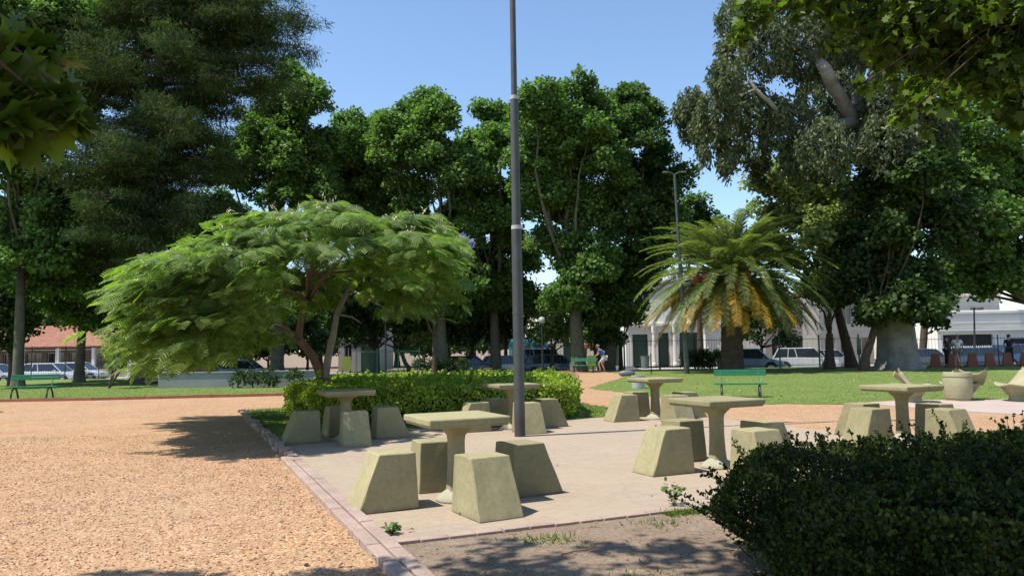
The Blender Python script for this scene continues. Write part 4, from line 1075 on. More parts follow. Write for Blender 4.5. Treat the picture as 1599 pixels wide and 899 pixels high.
hedge('dark_bush', [(1.38, 4.3), (1.36, 5.2), (1.62, 5.75), (2.5, 6.15), (4.4, 6.6), (6.8, 7.0), (7.5, 6.0), (7.5, 2.2), (3.0, 2.2), (1.8, 3.2)], .68, 180000, .026, 'bleaf',
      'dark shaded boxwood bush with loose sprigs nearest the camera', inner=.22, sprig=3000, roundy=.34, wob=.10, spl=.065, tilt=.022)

# overhanging planes near the camera
def near_tree(name, trunk, label, blobs, size, dens, h0, hub, r=.3, hang=None):
    e = empty(name, (trunk[0], trunk[1], 0), 0, label, 'tree', 'plane trees overhanging the viewer')
    mb = MB(); T = Vector((trunk[0], trunk[1], 0)); fk = Vector((0, 0, h0))
    mb.tube([(0, 0, -.1), (0, 0, .3), (0, 0, h0 * .6), fk], [r * 1.5, r * 1.1, r * .9, r * .8], 12)
    hub = Vector(hub) - T; limb(mb, fk, hub, r * .7, r * .35, .05, 10)
    if hang: limb(mb, fk, Vector(hang) - T, r * .5, r * .15, .03, 8)
    Ps = []
    for c, rr, m in blobs:
        c = Vector(c) - T; hb = hub if (c + T).y < 6.2 or hang is None else Vector(hang) - T; limb(mb, hb, c, .028 if hb is hub else .016, .006, .12, 6)
        k = int(dens * rr * rr * m); p, nn = shell_pts(np.array(c[:]), rr, k, 14, .5); Ps.append(p)
        for _ in range(5): limb(mb, c, c + Vector(rdir(1)[0]) * rr * .9, .008, .003, .08, 4, 3)
    mb.build('trunk', M['bark'], e, smooth=True)
    p = np.concatenate(Ps); n = len(p); d = rdir(n); d[:, 2] -= .5
    link('crown', inst('crown', *MAPLE, p, frames(d, np.tile([-.3, -.2, .8], (n, 1)) + rng.normal(size=(n, 3)) * .6), rng.uniform(size * .6, size * 1.25, n)), M['canopy'], e)
vis = []
for x, y, r, D in ((1560, 20, 60, 7.0), (1500, 40, 60, 7.4), (1440, 30, 60, 7.2), (1385, 25, 45, 7.6), (1335, 15, 38, 7.8), (1180, 20, 26, 7.2), (1160, 62, 16, 7.2), (1590, 100, 60, 7), (1530, 110, 50, 7.4), (1470, 90, 50, 7.6), (1400, 75, 38, 7.6), (1345, 60, 26, 7.4), (1295, 70, 14, 7.4), (1300, 20, 26, 7.4), (1420, 140, 26, 7.2), (1465, 160, 28, 7.0), (1350, 130, 16, 7.2), (1410, 185, 16, 7.0), (1590, 180, 30, 7.2), (1240, 5, 26, 7.3), (1530, -60, 70, 7.4), (1400, -60, 70, 7.6), (1260, -60, 60, 7.4), (1600, 20, 50, 6.6), (1445, 205, 10, 7.0)):
    c = P(x, y, D); vis.append((c[:], r * D / F * 1.1, 3.0 if x > 1480 else 1.9))
sh = []
for gx, gy, gr, m in ((2.2, 3.2, .9, 1.5), (3.4, 3.0, 1.0, 1.5), (2.5, 4.5, .9, 1.5), (3.6, 4.4, 1.0, 1.5), (4.8, 3.4, 1.0, 1.5), (4.9, 4.8, 1.0, 1.4), (6.0, 4.6, 1.1, 1.4), (6.0, 3.0, 1.1, 1.4), (3.6, 5.5, .7, 1.2), (4.9, 5.9, .8, 1.1), (6.3, 6.1, .9, 1.0),
                      (2.3, 5.2, .45, 1.2), (1.6, 3.9, .8, 1.4), (1.7, 4.9, .5, 1.1), (.9, 4.3, .6, 1.1), (.2, 4.6, .5, 1.1), (.9, 5.5, .42, .9), (-.1, 5.2, .45, .9), (.5, 3.4, .8, 1.2), (-.8, 4.3, .35, .8), (-.1, 5.75, .25, .7), (1.5, 5.6, .25, .7), (-2.6, 5.0, .30, 2.5), (-2.2, 5.02, .25, 2.5), (-1.25, 4.98, .28, 2.5), (-.85, 5.05, .22, 2.2), (-3.0, 4.9, .2, 2)):
    hz = random.uniform(6.0, 6.9); k = hz / math.tan(R(62))
    sh.append(((gx - .96 * k, gy - .28 * k, hz), gr, m * .8))
near_tree('overhanging_plane_tree', (4.6, -3.0), 'plane tree whose large lit leaves hang in over the dark bush', vis + sh, .112, 1450, 4.2, (2.6, 2.2, 7.6), hang=(7.2, 6.0, 6.2))
lv = []
for x, y, r, D in ((10, 130, 34, 2.9), (50, 165, 34, 2.8), (90, 175, 22, 2.8), (30, 85, 26, 2.9), (75, 95, 16, 3.0), (0, 180, 34, 2.7), (-40, 120, 50, 2.8), (-10, 50, 20, 3.0), (105, 150, 12, 2.8)):
    c = P(x, y, D); lv.append((c[:], r * D / F, 11.0))
near_tree('overhanging_plane_tree', (-5.0, -.5), 'plane tree whose dark leaf cluster dangles close in the upper corner over the gravel', lv + [((-2.9, 2.6, 3.6), .45, 6.0), ((-2.35, 2.45, 3.5), .35, 7.0), ((-2.6, 2.3, 3.9), .6, 5.0), ((-3.0, 2.0, 4.5), .8, 3.5), ((-3.1, 2.7, 4.3), .5, 4.0), ((-3.6, 2.0, 4.6), .8, 1.5), ((-4.4, 0.2, 4.8), 1.2, .5), ((-3.4, 1.2, 4.6), .8, .8)], .15, 900, 3.0, (-3.4, 1.6, 4.4), r=.18)  # trailing clumps out of view are added to shade the dangling leaves

# ------------------------------------------------------------------ fences and walls
def fence(name, x0, x1, y, z0, h, gap, mat, label, pick=.16, pr=.008, pw=.045, rails=(.12, .92), y1=None):
    e = empty(name, (x0, y, z0), 0, label, 'fence'); L = x1 - x0; n = max(1, round(L / gap)); st = L / n; dy = ((y1 if y1 is not None else y) - y) / L
    for i in range(n + 1):
        MB().box((i * st, i * st * dy, (h + .08) / 2), (pw, pw, h + .08)).build('post', M[mat], e)
    mb = MB()
    for rz in rails: mb.tube([(0, 0, h * rz), (L, L * dy, h * rz)], .014, 4)
    k = int(L / pick)
    for i in range(k): mb.tube([(i * pick, i * pick * dy, .04), (i * pick, i * pick * dy, h)], pr, 4)
    mb.build('picket_panel', M[mat], e)
    return e
def X(px, D): return P(px, 560, D).x
fence('iron_fence', X(-60, 46), X(205, 46), 46.2, 0, 1.95, 1.9, 'iron', 'dark iron park fence in front of the tiled house and hatchbacks', .15)
fence('green_mesh_fence', X(556, 44), X(655, 44), 44, 0, 1.5, 1.2, 'gfence', 'dense green fence enclosure beyond the hedge', .09, .009)
fence('iron_fence', X(700, 47), X(955, 47), 46.6, 0, 1.7, 2.4, 'iron', 'dark iron park fence under the large plane trees', .2, .007)
fence('iron_fence', X(975, 46.5), X(1140, 46.5), 46.5, 0, 1.9, 2.45, 'iron', 'dark iron fence between path gate and palm', .16, .008, .09)
fence('green_mesh_fence', X(1160, 44), X(1348, 44), 44.5, 0, 1.85, 2.15, 'gfence', 'thin green wire fence with tall posts beside the palm', .3, .004, .07)
fence('iron_fence', X(1455, 42), X(1680, 42), 44.5, 0, 1.7, 2.6, 'iron', 'dark iron fence in front of the white street house', .2, .008)
w = empty('low_wall', (G(270, 607).x, 32.5, 0), 0, 'long low grey wall in the shade behind the silk tree', 'wall')
L = X(470, 32.5) - X(270, 32.5)
MB().box((L / 2, 0, .31), (L + 1.5, .25, .62), bev=.01).build('wall', M['lowwall'], w)
MB().box((L / 2, 0, .645), (L + 1.6, .33, .05), bev=.008).build('coping', M['lowwall'], w)
for px, r, lab in ((372, .38, 'round shrub against the low grey wall, nearest the tiled house'), (395, .34, 'second shrub against the low grey wall'), (420, .42, 'leafy shrub near the middle of the low grey wall'), (460, .36, 'shrub at the far end of the low grey wall')):
    e = empty('wall_shrub', (X(px, 31.6), 31.6, 0), 0, lab, 'shrub', 'shrubs along the low wall')
    MB().tube([(0, 0, 0), (0, 0, .3)], .03, 6).build('stem', M['bark'], e)
    link('foliage', crown_mesh('foliage', [(np.array((0, 0, .42)), r)], 3500, .09), M['dleaf'], e)
def bushrow(y, x0, x1, k, h, lab):
    for i in range(k):
        x = x0 + (x1 - x0) * (i + .5) / k; hh = h * random.uniform(.8, 1.2)
        e = empty('fence_shrub', (x, y + random.uniform(-.3, .3), gz(y)), 0, lab[i], 'shrub', 'shrubs growing along the street fence')
        MB().tube([(0, 0, 0), (0, 0, hh * .5)], .04, 6).build('stem', M['bark'], e)
        link('foliage', crown_mesh('foliage', [(np.array((dx, 0, hh * .55)), hh * .55) for dx in (-.4, .4)], 2200, .12), M['dleaf'], e)
bushrow(45.4, X(655, 45), X(720, 45), 3, .8, ['low shrub at the corner of the green fence enclosure', 'low shrub halfway between green enclosure and silver car', 'low shrub in front of the parked silver car'])
bushrow(46, X(1085, 45), X(1125, 45), 2, 1.3, ['dark shrub between the slim lamp post and the palm', 'dark shrub tucked against the palm trunk'])
# barriers by the far gate
mbn = [1462, 1490, 1520, 1547, 1575, 1603]
for i, px in enumerate(mbn):
    e = empty('barrier_panel', (X(px, 42.5), 42.6, 0), R(random.uniform(-8, 8)), 'rust red barrier panel %s' % ['next to the great pale trunk', 'behind the person in white', 'just past the person in white', 'in the middle of the barrier row', 'near the far dark figure', 'at the outer end of the barrier row'][i], 'barrier', 'rust red barriers along the fence')
    MB().box((0, 0, .43), (.62, .09, .66), taper=(.7, .7), bev=.015).build('panel', M['orange'], e)
    MB().box((0, 0, .05), (.8, .4, .1), bev=.01).build('base', M['orange'], e)
def board(px, py, D, w, h, mat, lab, cat='sign', post=True):
    c = P(px, py, D); z0 = gz(D)
    e = empty('sign_board', (c.x, D, z0), 0, lab, cat)
    MB().box((0, 0, c.z - z0), (w, .05, h), bev=.008).build('board', M[mat], e)
    if post:
        for s in (-1, 1): MB().tube([(s * w * .42, .03, 0), (s * w * .42, .03, c.z - z0)], .03, 6).build('post', M['iron'], e)
    return e
board(541, 567, 43, .50, .75, 'yellow', 'yellow notice board at the end of the green fence enclosure')
board(924, 566, 46, .50, .85, 'yellow', 'yellow notice board by the path gate')

# ------------------------------------------------------------------ buildings
def grid_wall(mb, W_, H_, ops, y0=0, th=.3):
    """front wall in the XZ plane with rectangular openings and reveals"""
    xs = sorted({0, W_, *[v for o in ops for v in (o[0], o[2])]}); zs = sorted({0, H_, *[v for o in ops for v in (o[1], o[3])]})
    def hole(x, z): return any(o[0] < x < o[2] and o[1] < z < o[3] for o in ops)
    for i in range(len(xs) - 1):
        for j in range(len(zs) - 1):
            if hole((xs[i] + xs[i + 1]) / 2, (zs[j] + zs[j + 1]) / 2): continue
            mb.bm.faces.new([mb.bm.verts.new(p) for p in ((xs[i], y0, zs[j]), (xs[i + 1], y0, zs[j]), (xs[i + 1], y0, zs[j + 1]), (xs[i], y0, zs[j + 1]))])
    for x0, z0, x1, z1 in [o[:4] for o in ops]:
        for a, b in (((x0, z0), (x1, z0)), ((x1, z0), (x1, z1)), ((x1, z1), (x0, z1)), ((x0, z1), (x0, z0))):
            mb.bm.faces.new([mb.bm.verts.new(p) for p in ((a[0], y0, a[1]), (b[0], y0, b[1]), (b[0], y0 + th, b[1]), (a[0], y0 + th, a[1]))])
def house(name, x, y, W_, H_, dep, wall, ops, label, rz=0, roof=None, fill='glass', arch=False, z0=-.38, cornice=True, frame='cloth_l'):
    e = empty(name, (x, y, z0), rz, label, 'building')
    mb = MB(); grid_wall(mb, W_, H_, ops)
    if arch:
        for x0, zb, x1, z1, *k in ops:
            if k and k[0] == 'a':
                c = (x0 + x1) / 2; r = (x1 - x0) / 2; zc = z1 - r
                for s in (-1, 1):
                    arc = [(c + s * r * math.cos(t), 0.012, zc + r * math.sin(t)) for t in [math.pi / 2 * i / 8 for i in range(9)]]
                    mb.bm.faces.new([mb.bm.verts.new(p) for p in arc + [(c + s * r, 0.012, z1)]])
    v = [(0, H_), (W_, H_)]
    for a, b in ((0, 0), (W_, W_)):
        mb.bm.faces.new([mb.bm.verts.new(p) for p in ((a, 0, 0), (a, dep, 0), (a, dep, H_), (a, 0, H_))])
    mb.bm.faces.new([mb.bm.verts.new(p) for p in ((0, dep, 0), (W_, dep, 0), (W_, dep, H_), (0, dep, H_))])
    if not roof: mb.bm.faces.new([mb.bm.verts.new(p) for p in ((0, 0, H_), (W_, 0, H_), (W_, dep, H_), (0, dep, H_))])
    mb.build('wall', M[wall], e)
    for k, op in enumerate(ops):
        x0, zb, x1, z1 = op[:4]; kind = op[4] if len(op) > 4 else ''
        if kind == 'd' or zb < .15:
            MB().box(((x0 + x1) / 2, .24, (zb + z1) / 2), (x1 - x0 - .02, .06, z1 - zb - .02)).build('door_or_dark_panel', M['shutter' if kind != 'o' else 'dark'], e)  # wide openings get a near-black panel in place of their shaded inside
        else:
            f = MB(); t = .06; w, h = x1 - x0, z1 - zb; cx, cz = (x0 + x1) / 2, (zb + z1) / 2
            f.box((x0 + t / 2 + .005, .18, cz), (t, .05, h - .01)); f.box((x1 - t / 2 - .005, .18, cz), (t, .05, h - .01)); f.box((cx, .18, zb + t / 2 + .005), (w - 2 * t - .02, .05, t)); f.box((cx, .18, z1 - t / 2 - .005), (w - 2 * t - .02, .05, t)); f.box((cx, .18, cz), (.05, .04, h - 2 * t - .02))
            fo = f.build('window', M[frame], e)
            MB().box((cx, .24, cz), (w - .01, .03, h - .01)).build('pane', M[fill], fo)
    if cornice:
        MB().box((W_ / 2, -.08, H_ - .18), (W_ + .3, .3, .22), bev=.02).build('cornice', M[wall], e)
    return e
# low tiled house
XL = X(-260, 64); WL = X(262, 64) - XL
ops = []
xx = 1.0
while xx < WL - 1.9: ops.append((xx, .75, xx + 1.45, 2.1)); xx += 1.9
e = house('tiled_house', XL, 66.5, WL, 2.75, 8, 'brown', ops, 'long low cream house with clay tiled roof behind the parked hatchbacks', cornice=False)  # brown wall tone stands in for the shade under the porch roof
mb = MB(); n = int(WL / .26)
y0, y1, zz0, zz1 = -2.2, 3.6, 2.55, 4.5
for i in range(n):                                      # rows of barrel tiles
    x = i * .26 + .13
    a = [(x + .12 * math.cos(t), 0, .07 * math.sin(t)) for t in [math.pi * k / 4 for k in range(5)]]
    mb.loft([[(p[0], y, z + p[2]) for p in a] for y, z in [(y0 + (y1 - y0) * k / 8, zz0 + (zz1 - zz0) * k / 8 - .02 * (k % 2)) for k in range(9)]], cap=False, closed=False)
mb.loft([[(0, y0, zz0 - .04), (WL, y0, zz0 - .04)], [(0, y1, zz1 - .04), (WL, y1, zz1 - .04)], [(0, 9, 3.2), (WL, 9, 3.2)]], cap=False, closed=False)
M['tile'] = mk('clay_roof_tile', (0.36, 0.165, 0.10), 0.9, 0.35, 2.0, .3, .01, fine=12)
mb.build('roof', M['tile'], e)
for i in range(int(WL / 3) + 1):
    MB().box((.3 + i * 3.0, -1.9, 1.2), (.28, .28, 2.5)).build('porch_post', M['white'], e)
MB().box((WL / 2, -1.9, .35), (WL, .16, .7)).build('porch_wall', M['tan'], e)
# white corner house with arches
XW = X(978, 70); WW = X(1130, 70) - XW
ops = [(1.1, 4.9, 2.3, 7.0, 'a'), (4.2, 4.9, 5.4, 7.0, 'a'), (7.3, 4.9, 8.5, 7.0, 'a'), (10.3, 4.9, 11.5, 7.0, 'a'), (.6, 0, 2.0, 2.9, 'd'), (3.0, 0, 3.9, 3.0, 'd'), (4.9, 0, 6.7, 3.0, 'd'), (7.6, 0, 9.2, 3.0, 'd'), (10.2, 0, 11.8, 3.0, 'd')]
ops = [o for o in ops if o[2] < WW]
e = house('corner_house', XW, 70, WW, 7.9, 14, 'white', ops, 'two storey white corner house with arched windows and roof balusters beside the palm', arch=True, fill='dark')
MB().box((WW / 2, -.12, 3.75), (WW + .2, .3, .28), bev=.02).build('string_course', M['white'], e)
mb = MB()
k = 0.15
while k < WW: mb.cyl((k, -.02, 7.92), .07, .62, 8); k += .3
mb.build('balusters', M['white'], e)
MB().box((WW / 2, -.02, 8.6), (WW + .1, .24, .14)).build('parapet_rail', M['white'], e)
for k in range(5):
    MB().box((.2 + k * (WW - .4) / 4, -.06, 8.32), (.36, .34, .95), bev=.02).build('parapet_pier', M['white'], e)
for x in (2.5, 4.4, 7.15, 9.7):
    if x < WW: MB().lathe([(.2, 0), (.2, .25), (.15, .3), (.14, 2.9), (.2, 3.0), (.2, 3.6)], 12, (x, -.25, 0)).build('column', M['white'], e)
# tan house at the end of the path
house('tan_house', X(936, 74), 74, 2.9, 4.3, 8, 'tan', [(1.3, .0, 2.3, 2.3, 'd'), (.3, 2.6, 1.0, 3.6)], 'tan house front between the plane trunks and the white corner house')
house('shop_front', X(795, 72), 73, 3.6, 2.7, 8, 'teal', [(.6, .5, 2.0, 2.1), (2.4, 0, 3.2, 2.2, 'd')], 'low teal shop front glimpsed beside the big lamp post')
house('pale_house', X(845, 76), 76, 5.2, 4.6, 8, 'cream', [(.6, .6, 1.5, 2.2), (2.2, 0, 3.1, 2.3, 'd'), (3.7, .6, 4.6, 2.2), (.6, 2.9, 1.5, 4.0), (3.7, 2.9, 4.6, 4.0)], 'pale house behind the light green street tree')
house('apartment_block', X(905, 105), 105, 9.0, 12.2, 12, 'brown', [(1 + 2.1 * i, 1.2 + 3 * j, 2.1 + 2.1 * i, 2.8 + 3 * j) for i in range(4) for j in range(4) if 2.1 + 2.1 * i < 9], 'distant brown apartment block seen through the plane trees')
house('grey_house', X(520, 66), 68, 3.6, 3.6, 8, 'greyw', [(.5, .9, 1.2, 2.4), (2.0, 0, 2.9, 2.3, 'd')], 'grey house front beyond the silk tree trunk')
house('grey_house', X(1282, 68), 68, 4.7, 6.1, 8, 'greyw', [(.4, .7, 1.3, 2.3), (1.8, 0, 2.7, 2.4, 'd'), (3.2, .7, 4.2, 2.3), (.4, 3.4, 1.3, 5.0), (2.0, 3.4, 2.9, 5.0), (3.4, 3.4, 4.2, 5.0)], 'grey two storey house behind the forked green tree')
e = house('cream_house', X(1196, 72), 72, 6.0, 5.2, 8, 'greyw', [(.6, .7, 1.8, 2.4), (2.6, 0, 3.6, 2.5, 'd'), (4.3, .7, 5.4, 2.4), (.6, 3.2, 1.8, 4.5), (4.3, 3.2, 5.4, 4.5)], 'cream house behind the parked silver people carrier')  # grey render instead of cream, toning the front as if shaded
XR = X(1466, 64)
e = house('white_house', XR, 64, 14, 4.35, 10, 'white', [(.45, .0, 4.6, 2.35, 'o'), (6.0, 0, 10.2, 1.95, 'o'), (11, .8, 12.4, 2.1)], 'white flat roofed house with wide openings behind the iron fence')
MB().box((7, -.1, 3.35), (14.1, .2, .12)).build('ledge', M['white'], e)
MB().box((7, -.16, 2.72), (14.1, .34, .14)).build('ledge', M['white'], e)
mb = MB()
for i in range(56): mb.box((.6 + i * .17, -1.2, .75), (.05, .05, 1.35))
mb.box((5.2, -1.2, .2), (9.6, .08, .4)); mb.box((5.2, -1.2, 1.3), (9.6, .06, .06)); mb.build('white_railing', M['white'], e)
MB().box((2.0, 6, 5.3), (3.2, 4, 1.9)).build('brick_upper_room', M['brick'], e)
MB().box((2.0, 6, 6.35), (3.5, 4.3, .2)).build('upper_roof', M['white'], e)
e = house('brick_house', XR + 4.2, 78, 10, 6.6, 8, 'cream', [(1, 3.6, 2.4, 5.2), (4, 3.6, 5.4, 5.2), (7, 3.6, 8.4, 5.2)], 'cream house rising behind the white flat roofed house')
# red and black kiosk sign by the path gate
e = empty('kiosk', (X(944, 57), 60.8, -.38), 0, 'narrow black kiosk panel with red awning beyond the path gate', 'kiosk')
MB().box((.35, 0, 1.3), (.95, .6, 2.6), bev=.02).build('body', M['black'], e)
MB().box((-.62, -.2, 1.85), (.9, .8, .3), bev=.02).build('awning', M['red'], e)
MB().box((-.95, .1, 2.3), (.25, .3, .6)).build('lamp_box', M['cloth_l'], e)
for k in range(3): MB().box((.35, -.305, .7 + k * .7), (.25, .02, .22)).build('white_mark', M['white'], e)
# street poles
for px, D, yt, lab in ((1313, 47, 480, 'leaning rusty street pole near the grey two storey house'), (1521, 62, 480, 'grey street pole in front of the white flat roofed house'), (1297, 50, 500, 'dark street pole beside the silver people carrier')):
    t = P(px, yt, D); b = P(px + (14 if '1313' in str(px) else 2), 580, D); z0 = gz(D)
    e = empty('street_pole', (b.x, D, z0), 0, lab, 'pole', 'street poles')
    MB().tube([(0, 0, 0), (t.x - b.x, 0, t.z - z0)], [.09, .06], 8).build('shaft', M['brown' if px == 1313 else 'iron'], e)
    MB().tube([(0, 0, 0), (0, 0, .12)], [.14, .12], 10).build('base', M['iron'], e)

# ------------------------------------------------------------------ cars (seen side on, about 60 px long)
def make_car(name, col, kind='hatch'):
    e = empty(name); paint = carpaint(name + '_paint', col)
    if kind == 'hatch': L, H, W_ = 3.9, 1.46, 1.68; lower = [(-1.95, .42, .72), (-1.9, .28, .90), (-1.5, .22, .93), (0, .2, .92), (.9, .2, .90), (1.45, .22, .80), (1.85, .3, .68), (1.95, .4, .55)]; gh = [(-1.86, -1.45), (1.05, .35)]
    elif kind == 'wagon': L, H, W_ = 4.5, 1.48, 1.75; lower = [(-2.25, .42, .75), (-2.2, .28, .92), (-1.6, .22, .94), (0, .2, .93), (1.0, .2, .91), (1.7, .22, .84), (2.15, .3, .7), (2.25, .4, .55)]; gh = [(-2.12, -1.75), (1.15, .45)]
    elif kind == 'suv': L, H, W_ = 4.3, 1.66, 1.8; lower = [(-2.15, .45, .85), (-2.1, .32, 1.0), (-1.5, .27, 1.03), (0, .26, 1.02), (1.0, .26, 1.0), (1.6, .28, .92), (2.05, .35, .78), (2.15, .45, .62)]; gh = [(-2.05, -1.7), (1.2, .55)]
    else: L, H, W_ = 4.4, 1.9, 1.85; lower = [(-2.2, .45, 1.0), (-2.15, .3, 1.1), (0, .26, 1.1), (1.2, .26, 1.05), (1.8, .3, .92), (2.15, .35, .8), (2.2, .45, .62)]; gh = [(-2.18, -2.1), (1.4, .95)]
    hw = W_ / 2
    def ring(x, zb, zt, k=1.0):
        w = hw * k; return [(x, -w * .90, zb), (x, -w, zb + .12), (x, -w, (zb + zt) / 2), (x, -w * .97, zt - .05), (x, -w * .82, zt), (x, w * .82, zt), (x, w * .97, zt - .05), (x, w, (zb + zt) / 2), (x, w, zb + .12), (x, w * .90, zb)]
    mb = MB(); m = len(lower)
    mb.loft([ring(x, zb, zt, .86 if i in (0, m - 1) else (.95 if i in (1, m - 2) else 1)) for i, (x, zb, zt) in enumerate(lower)])
    belt = lambda x: np.interp(x, [p[0] for p in lower], [p[2] for p in lower])
    (rb, rt), (fb_, ft) = gh; zr = H
    # roof and pillars in paint
    bx0, bx1 = rb, fb_
    mb.loft([[(rt - .02, -hw * .72, zr - .045), (ft + .03, -hw * .72, zr - .045), (ft + .03, hw * .72, zr - .045), (rt - .02, hw * .72, zr - .045)],
             [(rt + .12, -hw * .62, zr), (ft - .15, -hw * .62, zr), (ft - .15, hw * .62, zr), (rt + .12, hw * .62, zr)]])
    for s in (-1, 1):
        for (xb, xt), r in (((bx0, rt), .05), ((bx1, ft), .035), (((bx0 + bx1) / 2 - .1, (rt + ft) / 2 - .1), .035), ((bx0 * .55, rt * .62), .03)):
            mb.tube([(xb, s * hw * .88, belt(xb) - .03), (xt, s * hw * .715, zr - .03)], r, 6)
    mb.build('body', paint, e)
    g_ = MB(); g_.loft([[(bx0 + .03, -hw * .86, belt(bx0) - .02), (bx1, -hw * .86, belt(bx1) - .02), (bx1, hw * .86, belt(bx1) - .02), (bx0 + .03, hw * .86, belt(bx0) - .02)],
                        [(rt + .02, -hw * .70, zr - .05), (ft, -hw * .70, zr - .05), (ft, hw * .70, zr - .05), (rt + .02, hw * .70, zr - .05)]])
    g_.build('windows', M['glass'], e)
    wr = .31 if kind != 'suv' else .35
    for x in (-L * .31, L * .31):
        for s in (-1, 1):
            a = MB(); mt = Matrix.Translation((x, s * (hw - .045), wr)) @ Matrix.Rotation(math.pi / 2, 4, 'X')
            wh = MB(); bmesh.ops.create_cone(wh.bm, cap_ends=True, segments=20, radius1=wr, radius2=wr, depth=.2, matrix=Matrix.Translation((x, s * (hw - .07), wr)) @ Matrix.Rotation(math.pi / 2, 4, 'X'))
            wo = wh.build('wheel', M['tyre'], e)
            rm = MB(); bmesh.ops.create_cone(rm.bm, cap_ends=True, segments=16, radius1=wr * .62, radius2=wr * .62, depth=.02, matrix=Matrix.Translation((x, s * (hw + .038), wr)) @ Matrix.Rotation(math.pi / 2, 4, 'X')); rm.build('rim', M['rim'], wo)
            ar = MB(); bmesh.ops.create_cone(ar.bm, cap_ends=True, segments=20, radius1=wr * 1.18, radius2=wr * 1.18, depth=.02, matrix=Matrix.Translation((x, s * (hw - .004), wr + .02)) @ Matrix.Rotation(math.pi / 2, 4, 'X')); ar.build('wheel_arch', M['tyre'], e)
    for s in (-1, 1):
        MB().box((L / 2 - .12, s * hw * .68, .62 if kind != 'suv' else .75), (.22, .32, .14), bev=.02).build('headlight', M['rim'], e)
        MB().box((-L / 2 + .06, s * hw * .78, .78), (.12, .2, .25), bev=.02).build('tail_light', M['red'], e)
        MB().box((ft + .35, s * (hw + .07), belt(fb_) + .08), (.12, .16, .11), bev=.02).build('mirror', paint, e)
    return e
cars = [   # px centre, distance, kind, colour, label
    (-8, 52.6, 'hatch', (.50, .52, .55), 'silver hatchback cut off at the outer end of the street', 0),
    (82, 52.6, 'hatch', (.62, .64, .66), 'pale silver hatchback between the two plane trunks', 0),
    (124, 55.8, 'hatch', (.70, .72, .73), 'white hatchback overlapped by the second plane trunk', .05),
    (380, 53, 'wagon', (.12, .16, .24), 'blue grey car glimpsed under the silk tree crown', 0),
    (733, 53.0, 'wagon', (.13, .15, .18), 'dark silver estate car parked beyond the tree stump', 0),
    (792, 53.5, 'hatch', (.60, .62, .64), 'white car mostly hidden by the big lamp post', 0),
    (866, 52.8, 'wagon', (.05, .07, .12), 'dark blue estate car parked under the centre plane tree', 0),
    (846, 56.6, 'van', (.66, .67, .68), 'white van standing behind the dark blue estate car', 0),
    (1172, 52.5, 'suv', (.16, .22, .30), 'blue grey suv half hidden by the palm trunk', -.35),
    (1258, 52.3, 'suv', (.52, .53, .55), 'silver people carrier beside the small forked tree', -.35),
    (1298, 57.5, 'hatch', (.34, .35, .38), 'grey hatchback just behind the silver people carrier', -.2),
    (1446, 52.5, 'hatch', (.08, .09, .11), 'black hatchback peeping past the great pale trunk', 0),
    (1536, 50.5 + 2.2, 'wagon', (.05, .08, .13), 'dark blue saloon parked before the white street house', 0),
    (1600, 54, 'suv', (.05, .09, .20), 'deep blue suv at the outer end before the white street house', 0)]
seen = {}
for px, D, kind, col, lab, rz in cars:
    o = make_car('parked_car' if kind != 'van' else 'parked_van', col, kind)
    o.location = (X(px, D), D, -.496); o.rotation_euler = (0, 0, rz)
    tag(o, lab, 'van' if kind == 'van' else 'car', 'cars parked along the street')

